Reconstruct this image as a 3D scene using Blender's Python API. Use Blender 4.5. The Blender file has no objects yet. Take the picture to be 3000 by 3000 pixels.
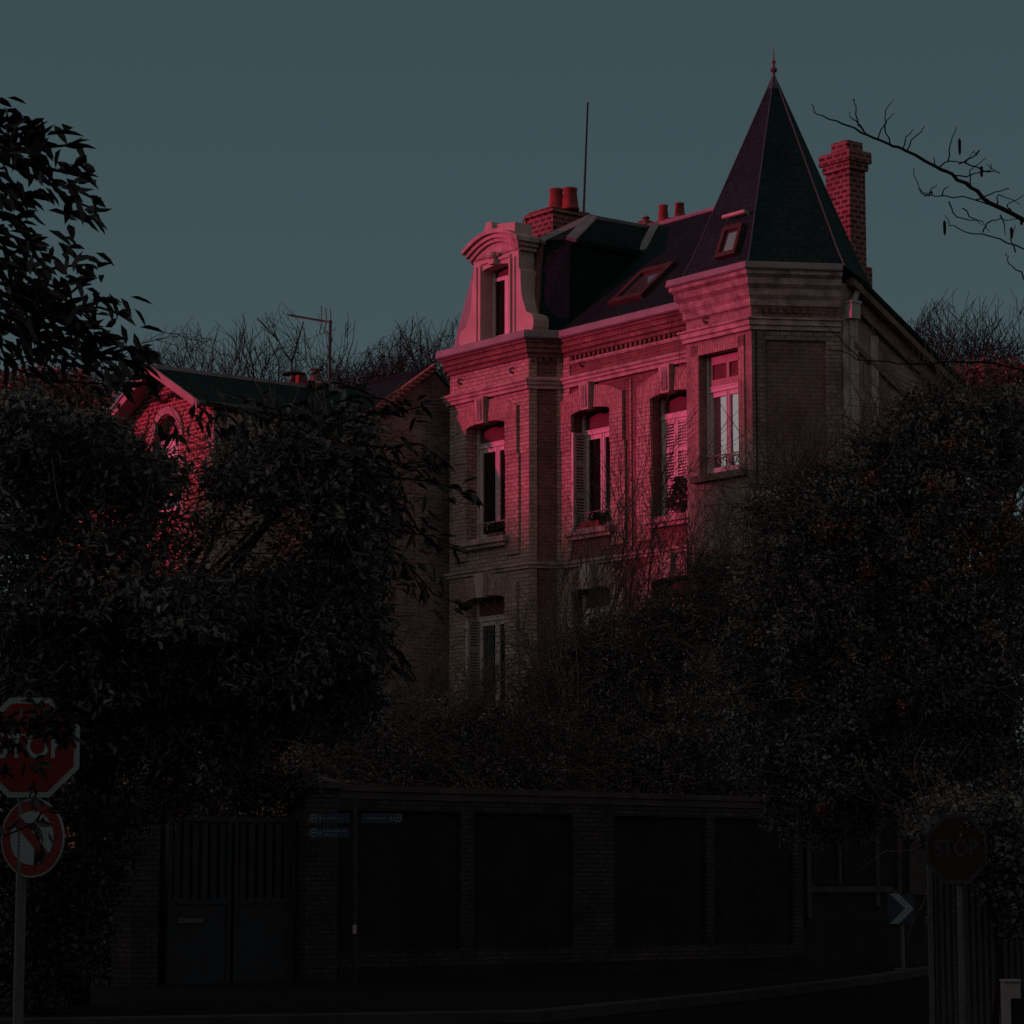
import bpy, math, random
import numpy as np
from mathutils import Vector

# ------------------------------------------------------------------ camera
SC = bpy.context.scene
FPX = 8236.0                                   # focal length in photo pixels (3000 wide)
PITCH = math.atan(1090 / FPX)
EYE = np.array([0.0, 0.0, 1.6])
cam_d = bpy.data.cameras.new("camera"); cam = bpy.data.objects.new("camera", cam_d)
SC.collection.objects.link(cam); SC.camera = cam
cam.location = EYE; cam.rotation_euler = (math.pi / 2 + PITCH, 0, 0)
cam_d.sensor_width = 36; cam_d.sensor_fit = 'HORIZONTAL'; cam_d.lens = FPX / 3000 * 36
cam_d.clip_start = 0.5; cam_d.clip_end = 2000

# ------------------------------------------------------------------ light
SUN_AZ = math.radians(188.3); SUN_EL = math.radians(7.0)     # azimuth measured from +X, counter-clockwise
sd = Vector((math.cos(SUN_AZ) * math.cos(SUN_EL), math.sin(SUN_AZ) * math.cos(SUN_EL), math.sin(SUN_EL)))
w = bpy.data.worlds.new("World"); SC.world = w; w.use_nodes = True
nt = w.node_tree; nt.nodes.clear()
sky = nt.nodes.new("ShaderNodeTexSky"); sky.sky_type = 'NISHITA'; sky.sun_disc = False
sky.sun_elevation = SUN_EL; sky.sun_rotation = math.pi / 2 - SUN_AZ
sky.air_density = 1.0; sky.dust_density = 2.0
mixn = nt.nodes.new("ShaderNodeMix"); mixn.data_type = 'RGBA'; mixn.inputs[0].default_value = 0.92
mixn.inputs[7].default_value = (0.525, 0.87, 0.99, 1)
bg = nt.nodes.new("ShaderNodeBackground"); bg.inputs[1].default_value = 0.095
wo = nt.nodes.new("ShaderNodeOutputWorld")
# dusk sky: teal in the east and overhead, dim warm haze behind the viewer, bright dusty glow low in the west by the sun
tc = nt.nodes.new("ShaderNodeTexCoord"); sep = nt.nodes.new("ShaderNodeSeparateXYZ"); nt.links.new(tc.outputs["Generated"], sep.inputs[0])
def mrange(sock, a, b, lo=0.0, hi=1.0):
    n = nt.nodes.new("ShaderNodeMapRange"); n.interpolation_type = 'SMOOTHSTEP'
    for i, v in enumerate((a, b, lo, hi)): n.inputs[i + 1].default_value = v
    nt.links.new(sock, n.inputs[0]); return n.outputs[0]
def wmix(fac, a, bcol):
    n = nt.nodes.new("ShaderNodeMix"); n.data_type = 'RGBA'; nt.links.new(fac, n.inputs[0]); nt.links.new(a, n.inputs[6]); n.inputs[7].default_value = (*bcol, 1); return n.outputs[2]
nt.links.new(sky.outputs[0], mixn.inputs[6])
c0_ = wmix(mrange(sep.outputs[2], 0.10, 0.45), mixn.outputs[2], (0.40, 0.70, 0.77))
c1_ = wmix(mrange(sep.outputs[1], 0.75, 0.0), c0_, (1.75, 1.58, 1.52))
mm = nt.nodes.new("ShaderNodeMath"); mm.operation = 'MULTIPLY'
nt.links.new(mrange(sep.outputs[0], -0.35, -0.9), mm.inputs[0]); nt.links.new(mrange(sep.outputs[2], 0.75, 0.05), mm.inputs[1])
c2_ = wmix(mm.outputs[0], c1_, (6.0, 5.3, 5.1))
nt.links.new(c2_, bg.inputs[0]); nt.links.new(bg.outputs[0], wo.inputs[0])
sl = bpy.data.lights.new("sun", 'SUN'); so = bpy.data.objects.new("sun", sl); SC.collection.objects.link(so)
sl.energy = 2.35; sl.angle = math.radians(1.0); sl.color = (1.0, 0.04, 0.20)
so.rotation_euler = sd.to_track_quat('Z', 'Y').to_euler(); so.location = (0, 0, 60)
SC.view_settings.view_transform = 'Standard'; SC.view_settings.look = 'None'
SC.view_settings.exposure = 0; SC.view_settings.gamma = 1; SC.view_settings.use_curve_mapping = False
SC.cycles.use_denoising = False   # keep a little sensor-like grain
SC.cycles.max_bounces = 5; SC.cycles.diffuse_bounces = 3; SC.cycles.glossy_bounces = 2
SC.cycles.transparent_max_bounces = 4

R = random.Random(7)
F_ = np.array([0, math.cos(PITCH), math.sin(PITCH)]); U_ = np.array([0, -math.sin(PITCH), math.cos(PITCH)])
def ray(x, y): return F_ + np.array([1., 0, 0]) * (x - 1500) / FPX + U_ * (1500 - y) / FPX
def at(x, y, Y):                                # photo pixel -> world point at distance Y
    d = ray(x, y); return EYE + d * (Y / d[1])

# ------------------------------------------------------------------ materials
def mat(name, rough=0.8, spec=0.3):
    m = bpy.data.materials.new(name); m.use_nodes = True
    t = m.node_tree; b = t.nodes["Principled BSDF"]
    b.inputs["Roughness"].default_value = rough
    b.inputs["Specular IOR Level"].default_value = spec
    return m, t, b
def ramp(t, fac, stops):
    r = t.nodes.new("ShaderNodeValToRGB"); e = r.color_ramp.elements
    while len(e) < len(stops): e.new(0.5)
    for i, (p, c) in enumerate(stops): e[i].position = p; e[i].color = (*c, 1)
    t.links.new(fac, r.inputs[0]); return r.outputs[0]
def noise(t, scale, detail=4, vec=None):
    n = t.nodes.new("ShaderNodeTexNoise"); n.inputs["Scale"].default_value = scale; n.inputs["Detail"].default_value = detail
    if vec is None:
        c = t.nodes.new("ShaderNodeTexCoord"); vec = c.outputs["Object"]
    t.links.new(vec, n.inputs["Vector"]); return n.outputs["Fac"]
def bump(t, b, h, s, d=0.01):
    n = t.nodes.new("ShaderNodeBump"); n.inputs["Strength"].default_value = s; n.inputs["Distance"].default_value = d
    t.links.new(h, n.inputs["Height"]); t.links.new(n.outputs[0], b.inputs["Normal"])
def mul(t, a, b_, f=1.0):
    m = t.nodes.new("ShaderNodeMix"); m.data_type = 'RGBA'; m.blend_type = 'MULTIPLY'; m.inputs[0].default_value = f
    t.links.new(a, m.inputs[6]); t.links.new(b_, m.inputs[7]); return m.outputs[2]
def brick(name, c1, c2, mo, bw=0.22, rh=0.075, ms=0.012, dirt=0.5, vertical=False):
    m, t, b = mat(name, 0.9, 0.1)
    uv = t.nodes.new("ShaderNodeTexCoord"); mp = t.nodes.new("ShaderNodeMapping")
    if vertical: mp.inputs["Rotation"].default_value = (0, 0, math.pi / 2)
    t.links.new(uv.outputs["UV"], mp.inputs[0])
    br = t.nodes.new("ShaderNodeTexBrick"); t.links.new(mp.outputs[0], br.inputs["Vector"])
    br.inputs["Scale"].default_value = 1; br.inputs["Brick Width"].default_value = bw
    br.inputs["Row Height"].default_value = rh; br.inputs["Mortar Size"].default_value = ms
    br.inputs["Mortar Smooth"].default_value = 0.2
    br.inputs["Color1"].default_value = (*c1, 1); br.inputs["Color2"].default_value = (*c2, 1); br.inputs["Mortar"].default_value = (*mo, 1)
    d = ramp(t, noise(t, 1.3, 6), [(0.3, (1 - dirt,) * 3), (0.62, (1, 1, 1))])
    d2 = ramp(t, noise(t, 9, 3), [(0.3, (0.75,) * 3), (0.7, (1.1,) * 3)])
    t.links.new(mul(t, mul(t, br.outputs["Color"], d), d2), b.inputs["Base Color"])
    bump(t, b, br.outputs["Fac"], -0.6, 0.012)
    return m
def plain(name, c, rough=0.8, spec=0.3, var=0.25, sc=3, bmp=0, metal=0):
    m, t, b = mat(name, rough, spec); b.inputs["Metallic"].default_value = metal
    lo = tuple(x * (1 - var) for x in c); hi = tuple(min(1, x * (1 + var)) for x in c)
    n = noise(t, sc, 6)
    t.links.new(ramp(t, n, [(0.3, lo), (0.7, hi)]), b.inputs["Base Color"])
    if bmp: bump(t, b, noise(t, sc * 6, 4), bmp, 0.02)
    return m
M = {}
M['pale'] = brick('pale_brick', (.47, .38, .33), (.37, .28, .24), (.20, .15, .13), 0.22, 0.085, 0.011, 0.3)
M['palev'] = brick('pale_voussoir_brick', (.44, .33, .29), (.34, .23, .20), (.22, .16, .14), 0.22, 0.075, 0.010, 0.25, True)
M['red'] = brick('red_brick', (.23, .11, .10), (.15, .07, .065), (.21, .15, .13), 0.22, 0.075, 0.010, 0.35)
M['redbig'] = brick('red_brick_light_joints', (.26, .055, .05), (.19, .04, .038), (.42, .33, .29), 0.23, 0.095, 0.014, 0.2)
M['oldbrick'] = brick('weathered_brick', (.32, .245, .215), (.175, .125, .11), (.32, .28, .26), 0.22, 0.085, 0.011, 0.45)
M['greybrick'] = brick('rendered_brick', (.33, .26, .235), (.28, .215, .195), (.27, .21, .19), 0.24, 0.1, 0.008, 0.45)
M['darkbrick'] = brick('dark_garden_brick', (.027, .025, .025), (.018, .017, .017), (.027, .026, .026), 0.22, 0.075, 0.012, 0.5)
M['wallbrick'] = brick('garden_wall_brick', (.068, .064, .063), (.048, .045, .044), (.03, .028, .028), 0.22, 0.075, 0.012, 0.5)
M['chim'] = brick('chimney_brick', (.12, .055, .055), (.055, .028, .028), (.24, .14, .13), 0.22, 0.11, 0.028, 0.45)
M['cornice'] = brick('cornice_brick', (.27, .15, .13), (.20, .10, .09), (.14, .09, .08), 0.22, 0.085, 0.011, 0.5)
M['tquoin'] = brick('turret_quoin_brick', (.30, .25, .225), (.20, .165, .15), (.13, .11, .10), 0.22, 0.085, 0.012, 0.55)
M['tpanel'] = brick('turret_panel_brick', (.21, .105, .095), (.15, .115, .105), (.20, .165, .15), 0.22, 0.08, 0.012, 0.5)
M['tcornice'] = plain('sooty_cornice_stone', (.27, .215, .20), 0.95, 0.05, 0.5, 4.5, 0.7)
M['stone'] = plain('pale_stone', (.36, .29, .27), 0.9, 0.1, 0.38, 3.5, 0.6)
M['dormerstone'] = plain('smooth_dormer_stone', (.43, .355, .325), 0.85, 0.1, 0.13, 2.0, 0.25)
M['darkstone'] = plain('dark_sill_stone', (.14, .11, .10), 0.9, 0.1, 0.3, 3, 0.3)
M['zinc'] = plain('zinc', (.19, .19, .20), 0.55, 0.3, 0.2, 2)
M['zincdark'] = plain('dark_zinc', (.035, .06, .065), 0.5, 0.4, 0.25, 2)
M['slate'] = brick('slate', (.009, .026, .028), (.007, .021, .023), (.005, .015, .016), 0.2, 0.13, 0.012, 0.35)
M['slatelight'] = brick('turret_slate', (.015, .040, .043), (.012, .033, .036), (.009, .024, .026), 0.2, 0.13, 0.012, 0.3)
M['white'] = plain('white_paint', (.56, .50, .50), 0.6, 0.3, 0.08, 3)
M['offwhite'] = plain('grey_white_paint', (.34, .31, .31), 0.7, 0.3, 0.12, 3)
M['blind'] = plain('dark_red_blind', (.12, .055, .06), 0.9, 0.1, 0.2, 4)
M['soffit'] = plain('painted_soffit_board', (.36, .25, .25), 0.8, 0.2, 0.15, 3)
M['glass'] = plain('dark_window_glass', (.008, .008, .009), 0.05, 0.5, 0.1, 1)
gm, gt, gb = mat('reflecting_window_glass', 0.03, 0.5); gb.inputs["Base Color"].default_value = (.42, .46, .48, 1); gb.inputs["Metallic"].default_value = 0.9; M['mirror'] = gm
M['terracotta'] = plain('terracotta', (.20, .045, .045), 0.8, 0.2, 0.3, 6)
M['iron'] = plain('painted_iron', (.30, .27, .25), 0.6, 0.3, 0.1, 5)
M['blackiron'] = plain('black_iron', (.012, .012, .013), 0.5, 0.4, 0.2, 5)
M['pipe'] = plain('painted_downpipe', (.27, .29, .29), 0.5, 0.4, 0.15, 3)
M['curtain'] = plain('grey_net_curtain', (.085, .10, .105), 0.9, 0.1, 0.2, 3)
M['wood'] = plain('dark_wood', (.05, .03, .025), 0.7, 0.2, 0.3, 4)
M['farbark'] = plain('grey_bark', (.022, .026, .028), 0.9, 0.1, 0.4, 6)
M['bark'] = plain('bark', (.036, .028, .029), 0.9, 0.1, 0.4, 6)
M['darkbark'] = plain('dark_bark', (.018, .012, .010), 0.9, 0.1, 0.4, 6)
M['twig'] = plain('grey_twig', (.10, .085, .078), 0.9, 0.1, 0.5, 1.0)
def leafmat(name, c, var=0.6, sc=1.2, rough=0.5, spec=0.25):
    m, t, b = mat(name, rough, spec)
    lo = tuple(x * (1 - var) for x in c); hi = tuple(x * (1 + var) for x in c)
    oi = t.nodes.new("ShaderNodeNewGeometry")
    r1 = ramp(t, noise(t, sc, 3), [(0.35, lo), (0.65, hi)])
    r2 = ramp(t, oi.outputs["Random Per Island"], [(0.0, (.5,) * 3), (1.0, (1.4,) * 3)])
    t.links.new(mul(t, r1, r2), b.inputs["Base Color"]); return m
M['leaf'] = leafmat('evergreen_leaf', (.105, .108, .105))
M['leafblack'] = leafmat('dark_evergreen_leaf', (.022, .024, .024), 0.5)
M['leafsmall'] = leafmat('small_hedge_leaf', (.115, .112, .107))
M['leafright'] = leafmat('pyracantha_leaf', (.105, .105, .100), 0.65)
M['ivy'] = leafmat('shaded_ivy_leaf', (.032, .031, .029), 0.5)  # leaf colour lowered to stand in for shade under the trees above
M['berry'] = leafmat('orange_berry', (.26, .09, .045), 0.4, 3, 0.4)
M['rust'] = leafmat('rusty_leaf', (.085, .032, .020), 0.4, 3)
M['plantred'] = leafmat('window_plant_leaf', (.09, .03, .03), 0.4, 3)
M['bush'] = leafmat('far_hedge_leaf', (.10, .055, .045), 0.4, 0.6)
M['signred'] = plain('sign_red', (.12, .005, .005), 0.5, 0.3, 0.1, 5)
M['signwhite'] = plain('sign_white', (.17, .235, .26), 0.5, 0.3, 0.1, 5)
M['signback'] = plain('sign_edge_grey', (.10, .11, .12), 0.5, 0.4, 0.1, 5)
M['signreddark'] = plain('dark_sign_red', (.016, .004, .003), 0.6, 0.2, 0.3, 5)  # much darker red, used on the right STOP sign only
M['signgreydark'] = plain('dark_sign_white', (.028, .030, .032), 0.6, 0.2, 0.3, 5)  # much darker white, used on the right STOP sign only
M['signblue'] = plain('sign_blue', (.018, .040, .065), 0.5, 0.3, 0.1, 5)
M['signblack'] = plain('sign_black', (.006, .004, .004), 0.5, 0.3, 0.1, 5)
M['signtext'] = plain('sign_pale_lettering', (.13, .19, .21), 0.5, 0.3, 0.1, 5)
M['galv'] = plain('galvanised_steel', (.075, .083, .09), 0.6, 0.3, 0.15, 6)
M['gateblue'] = plain('blue_gate_paint', (.012, .020, .028), 0.6, 0.3, 0.2, 4)
M['fence'] = plain('grey_sheet_metal', (.055, .055, .055), 0.6, 0.3, 0.15, 3)
M['cabinet'] = plain('white_cabinet_plastic', (.24, .24, .24), 0.6, 0.3, 0.1, 3)
M['render'] = plain('dirty_render', (.065, .06, .058), 0.9, 0.1, 0.3, 1.5, 0.3)
M['darkrender'] = plain('dark_render', (.022, .020, .019), 0.9, 0.1, 0.3, 1.5, 0.3)  # near-black base colour for the lodge wall
M['lodgeglass'] = plain('rough_dark_glass', (.012, .012, .012), 0.6, 0.1, 0.2, 2)  # near-black base with high roughness
M['lodgetrim'] = plain('dull_trim', (.05, .047, .045), 0.9, 0.1, 0.3, 3)
M['asphalt'] = plain('asphalt', (.009, .009, .0095), 1.0, 0.02, 0.3, 4, 0.3)
M['pavement'] = plain('pavement_asphalt', (.012, .012, .012), 1.0, 0.02, 0.3, 2, 0.3)
M['kerb'] = plain('kerb_stone', (.04, .04, .04), 1.0, 0.05, 0.2, 2, 0.2)
M['ground'] = plain('garden_soil', (.03, .028, .022), 0.95, 0.1, 0.4, 0.5, 0.4)

# ------------------------------------------------------------------ mesh helpers
class MB:
    def __init__(s): s.v = []; s.f = []; s.mi = []; s.cur = 0
    def add(s, vs, fs):
        o = len(s.v); s.v += [tuple(float(c) for c in v) for v in vs]
        for f in fs: s.f.append([o + i for i in f]); s.mi.append(s.cur)
    def box(s, x0, x1, y0, y1, z0, z1):
        s.add([(x0, y0, z0), (x1, y0, z0), (x1, y1, z0), (x0, y1, z0), (x0, y0, z1), (x1, y0, z1), (x1, y1, z1), (x0, y1, z1)],
              [(0, 3, 2, 1), (4, 5, 6, 7), (0, 1, 5, 4), (1, 2, 6, 5), (2, 3, 7, 6), (3, 0, 4, 7)])
    def hexa(s, a, b):                          # two matching polygons joined
        n = len(a); s.add(list(a) + list(b), [tuple(range(n))[::-1], tuple(range(n, 2 * n))] + [(i, (i + 1) % n, n + (i + 1) % n, n + i) for i in range(n)])
    def tube(s, p, q, r0, r1=None, k=6, cap=True):
        r1 = r0 if r1 is None else r1
        p = Vector(p); q = Vector(q); d = (q - p)
        if d.length < 1e-6: return
        d.normalize(); a = d.orthogonal().normalized(); b = d.cross(a)
        A = [p + (a * math.cos(t) + b * math.sin(t)) * r0 for t in [2 * math.pi * i / k for i in range(k)]]
        B = [q + (a * math.cos(t) + b * math.sin(t)) * r1 for t in [2 * math.pi * i / k for i in range(k)]]
        fs = [(i, (i + 1) % k, k + (i + 1) % k, k + i) for i in range(k)]
        if cap: fs += [tuple(range(k))[::-1], tuple(range(k, 2 * k))]
        s.add(A + B, fs)
    def path(s, pts, r0, r1=None, k=6):
        r1 = r0 if r1 is None else r1; n = len(pts) - 1
        for i in range(n):
            s.tube(pts[i], pts[i + 1], r0 + (r1 - r0) * i / n, r0 + (r1 - r0) * (i + 1) / n, k)
    def lathe(s, c, prof, k=12):
        c = Vector(c); vs = []; fs = []
        for r, z in prof:
            for i in range(k): vs.append(c + Vector((r * math.cos(2 * math.pi * i / k), r * math.sin(2 * math.pi * i / k), z)))
        for j in range(len(prof) - 1):
            for i in range(k): fs.append((j * k + i, j * k + (i + 1) % k, (j + 1) * k + (i + 1) % k, (j + 1) * k + i))
        fs.append(tuple(range(k))[::-1]); fs.append(tuple((len(prof) - 1) * k + i for i in range(k))); s.add(vs, fs)
    def build(s, name, m, parent=None, smooth=False):
        me = bpy.data.meshes.new(name); me.from_pydata(s.v, [], s.f)
        ms = m if isinstance(m, (list, tuple)) else [m]
        for x in ms: me.materials.append(M[x])
        uvl = me.uv_layers.new(name="UVMap"); uv = np.zeros((len(me.loops), 2)); V = s.v
        for p in me.polygons:
            n = p.normal
            if abs(n.z) > 0.97: t = Vector((1, 0, 0)); b = Vector((0, 1, 0))
            else:
                t = Vector((0, 0, 1)).cross(n).normalized(); b = n.cross(t)
                if b.z < 0: b = -b
            for li in p.loop_indices:
                c = V[me.loops[li].vertex_index]
                uv[li] = (c[0] * t.x + c[1] * t.y + c[2] * t.z, c[0] * b.x + c[1] * b.y + c[2] * b.z if abs(n.z) > 0.3 else c[2])
        uvl.data.foreach_set("uv", uv.ravel())
        if len(ms) > 1: me.polygons.foreach_set("material_index", s.mi)
        if smooth: me.polygons.foreach_set("use_smooth", [True] * len(me.polygons))
        o = bpy.data.objects.new(name, me); SC.collection.objects.link(o)
        if parent is not None: o.parent = parent
        return o

class Fr:                                       # a vertical wall frame inside a building's local axes
    def __init__(s, ox, oy, dx, dy):
        s.o = (ox, oy); l = math.hypot(dx, dy); s.d = (dx / l, dy / l); s.n = (s.d[1], -s.d[0])
    def pt(s, a, n, z): return (s.o[0] + s.d[0] * a + s.n[0] * n, s.o[1] + s.d[1] * a + s.n[1] * n, z)
def fbox(mb, fr, s0, s1, n0, n1, z0, z1):
    mb.hexa([fr.pt(s0, n1, z0), fr.pt(s1, n1, z0), fr.pt(s1, n1, z1), fr.pt(s0, n1, z1)],
            [fr.pt(s0, n0, z0), fr.pt(s1, n0, z0), fr.pt(s1, n0, z1), fr.pt(s0, n0, z1)])
def fprism(mb, fr, poly, n0, n1):
    mb.hexa([fr.pt(a, n1, z) for a, z in poly], [fr.pt(a, n0, z) for a, z in poly])
def arch_z(a, sa, sb, zb, rise):
    if rise <= 0: return zb
    t = (a - (sa + sb) / 2) / ((sb - sa) / 2); return zb + rise * math.sqrt(max(0, 1 - t * t * 0.75)) - rise * 0.5
def wall(mb, fr, s0, s1, z0, z1, ops=(), depth=0.33, n=0.0, rims=True):
    P = lambda a, z, d=0: fr.pt(a, n - d, z)
    cur = s0
    for sa, sb, za, zb, rise in sorted(ops):
        if sa > cur: mb.add([P(cur, z0), P(sa, z0), P(sa, z1), P(cur, z1)], [(0, 1, 2, 3)])
        if za > z0: mb.add([P(sa, z0), P(sb, z0), P(sb, za), P(sa, za)], [(0, 1, 2, 3)])
        K = 12 if rise > 0 else 1; xs = [sa + (sb - sa) * i / K for i in range(K + 1)]
        for i in range(K):
            a, b = xs[i], xs[i + 1]; ya, yb = arch_z(a, sa, sb, zb, rise), arch_z(b, sa, sb, zb, rise)
            mb.add([P(a, ya), P(b, yb), P(b, z1), P(a, z1)], [(0, 1, 2, 3)])
            if rims: mb.add([P(a, ya), P(b, yb), P(b, yb, depth), P(a, ya, depth)], [(0, 3, 2, 1)])
        if rims:
            ye = arch_z(sa, sa, sb, zb, rise)
            mb.add([P(sa, za), P(sa, ye), P(sa, ye, depth), P(sa, za, depth)], [(0, 1, 2, 3)])
            mb.add([P(sb, za), P(sb, ye), P(sb, ye, depth), P(sb, za, depth)], [(3, 2, 1, 0)])
            mb.add([P(sa, za), P(sb, za), P(sb, za, depth), P(sa, za, depth)], [(0, 1, 2, 3)])
        cur = sb
    if s1 > cur: mb.add([P(cur, z0), P(s1, z0), P(s1, z1), P(cur, z1)], [(0, 1, 2, 3)])
def sweep(mb, path, prof):                      # moulding along a plan polyline; outward is to the right of travel (x, then -y)
    n = len(path); nrm = []
    for i in range(n - 1):
        dx, dy = path[i + 1][0] - path[i][0], path[i + 1][1] - path[i][1]; l = math.hypot(dx, dy); nrm.append((dy / l, -dx / l))
    off = []
    for i in range(n):
        if i == 0: o = nrm[0]
        elif i == n - 1: o = nrm[-1]
        else:
            a, b = nrm[i - 1], nrm[i]; c = 1 + a[0] * b[0] + a[1] * b[1]; o = ((a[0] + b[0]) / c, (a[1] + b[1]) / c)
        off.append(o)
    rings = [[(path[i][0] + off[i][0] * p, path[i][1] + off[i][1] * p, z) for p, z in prof] for i in range(n)]
    k = len(prof)
    for i in range(n - 1):
        mb.add(rings[i] + rings[i + 1], [(j, j + 1, k + j + 1, k + j) for j in range(k - 1)])
    mb.add(rings[0], [tuple(range(k))]); mb.add(rings[-1], [tuple(range(k))[::-1]])

def empty(name, loc, rz, label, cat, group=None, kind=None):
    o = bpy.data.objects.new(name, None); SC.collection.objects.link(o); o.location = loc; o.rotation_euler = (0, 0, rz)
    o.empty_display_size = 0.3; return tag(o, label, cat, group, kind)
def tag(o, label=None, cat=None, group=None, kind=None):
    if label: o['label'] = label
    if cat: o['category'] = cat
    if group: o['group'] = group
    if kind: o['kind'] = kind
    return o

# ================================================================== GROUND
def sheet(name, pts, z, m):
    mb = MB(); mb.add([(x, y, z) for x, y in pts], [tuple(range(len(pts)))]); return tag(mb.build(name, m), kind='structure')
sheet('ground', [(-600, -200), (600, -200), (600, 900), (-600, 900)], 0.0, 'ground')
# kerb line traced from its place on the street
kl = [(-30, 24.5), (-6, 31.0), (0.2, 33.2), (3.2, 39.5), (5.6, 45.5), (7.8, 52.0), (13, 66.0)]
mb = MB(); mb.box(-100, -86, -60, 84, -1, 11.5); tag(mb.build('sun_blocking_bank', 'ground'), kind='structure')  # unseen bank added to stop sun and low glow leaking past the trees
sheet('road', [(-30, -40), (45, -40), (45, 66), (13, 66.0)] + kl[::-1][1:], 0.004, 'asphalt')
mb = MB()
far = [(-30, 34), (-8, 40.5), (-0.5, 46.0), (8.5, 53.6), (9.6, 56), (15, 70)]
for i in range(len(kl) - 1): pass
pv = kl + [(15, 70), (9.8, 57), (8.2, 53.3), (-0.5, 46.0), (-8, 40.0), (-30, 22 + 20)]
mb.add([(x, y, 0.12) for x, y in pv], [tuple(range(len(pv)))])
tag(mb.build('pavement', 'pavement'), kind='structure')
mb = MB()
sweep(mb, [(x, y) for x, y in kl][::1], [(0.0, 0.008), (0.16, 0.008), (0.16, 0.13), (0.14, 0.15), (0.0, 0.15)])
tag(mb.build('kerb', 'kerb'), kind='structure')

# ================================================================== MANSION
HA = math.radians(37.8)
EX = np.array([math.sin(HA), -math.cos(HA), 0]); NX = np.array([-math.cos(HA), -math.sin(HA), 0])
Y0 = 59.7; P0 = np.array([(1430 - 1500) / FPX * Y0, Y0, 0.0])
HRZ = math.atan2(EX[1], EX[0])
house = empty('brick_mansion', P0, HRZ, 'tall pink-lit brick house with slate turret spire, bay and stone dormer', 'house')
def hl(pt): d = np.array(pt) - P0; return (d @ EX, -(d @ NX), pt[2])     # world -> house local (x along front, y inwards)
def hpix(x, y, n=None, u=None):                # pixel on a plane parallel to the front (n) or to the side (u)
    d = ray(x, y)
    if n is not None: P = P0 + NX * n; t = np.dot(P - EYE, NX) / np.dot(d, NX)
    else: P = P0 + EX * u; t = np.dot(P - EYE, EX) / np.dot(d, EX)
    return hl(EYE + d * t)

BAY = Fr(0, 0, 1, 0)
CAN = Fr(1.403, 0, .5, .866)
YM = 0.642; MAIN = Fr(0, YM, 1, 0)
YT = 0.042; TUR = Fr(0, YT, 1, 0)
TX = 8.281; TFR = Fr(TX, YT, .5, .866); TL = 1.76
GX = 9.161; GY = 1.566; SIDE = Fr(GX, GY, 0, 1)
ST1, ST2, EAVE = 8.285, 12.22, 12.65
UP = dict(zb=11.38, za=8.92); LO = dict(zb=7.62, za=5.15)
W1 = (-.72, .65); W2 = (2.11, 3.37); W3 = (4.66, 5.94)
# pale brick wall: bay, canted cheek, turret left face
mb = MB()
wall(mb, BAY, -1.387, 1.403, ST1, EAVE, [(W1[0], W1[1], UP['za'], UP['zb'], .16)])
wall(mb, BAY, -1.387, 1.403, 0, ST1, [(W1[0], W1[1], LO['za'], LO['zb'], .16)])
mb.add([(-1.387, 0, 0), (-1.387, 3, 0), (-1.387, 3, EAVE), (-1.387, 0, EAVE)], [(0, 1, 2, 3)])
mb.build('bay_wall', 'pale', house)
mb = MB(); wall(mb, CAN, 0, .742, 0, EAVE); mb.build('canted_bay_wall', 'red', house)
mb = MB(); fbox(mb, CAN, 0.005, .17, 0, .03, 0, EAVE); fbox(mb, CAN, .60, .74, 0, .03, 0, EAVE)
mb.build('corner_brickwork', 'pale', house)
mb = MB()
wall(mb, MAIN, 1.774, 6.5, ST1, EAVE, [(W2[0], W2[1], UP['za'], UP['zb'], .16), (W3[0], W3[1], UP['za'], UP['zb'], .16)])
wall(mb, MAIN, 1.774, 6.5, 0, ST1, [(W2[0], W2[1], LO['za'], LO['zb'], .16), (W3[0], W3[1], LO['za'], LO['zb'], .16)])
mb.build('main_wall', 'red', house)
TZ = 12.62
mb = MB(); wall(mb, TUR, 6.395, 8.281, ST1, TZ, [(6.78, 7.93, 9.50, 11.89, 0)], 0.30); wall(mb, TUR, 6.395, 8.281, 0, ST1, [(6.78, 7.93, 5.2, 7.7, 0)], 0.3)
mb.add([(6.395, YT, 0), (6.395, 3, 0), (6.395, 3, TZ), (6.395, YT, TZ)], [(0, 1, 2, 3)])
mb.build('turret_wall', 'greybrick', house)
mb = MB(); wall(mb, TFR, 0, TL, 0, TZ); mb.build('turret_front_wall', 'tpanel', house)
mb = MB()
for a, b in ((0.0, .06), (.10, .26), (1.46, TL)): fbox(mb, TFR, a, b, 0, .045, 9.05, 12.15)
fbox(mb, TFR, 0.26, 1.46, 0, .040, 11.98, 12.15); fbox(mb, TFR, 1.18, TL, 0, .04, 12.42, TZ); fbox(mb, TFR, .0, .2, 0, .04, 12.42, TZ)
mb.build('turret_corner_brickwork', 'tquoin', house)
mb = MB(); mb.hexa([TFR.pt(-.05, .14, 8.45), TFR.pt(TL + .1, .14, 8.45), TFR.pt(TL + .1, .14, 8.9), TFR.pt(-.05, .14, 8.9)],
                   [TFR.pt(-.05, .0, 8.45), TFR.pt(TL + .1, .0, 8.45), TFR.pt(TL + .1, .0, 9.08), TFR.pt(-.05, .0, 9.08)])
mb.build('turret_plinth', 'stone', house)
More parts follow.
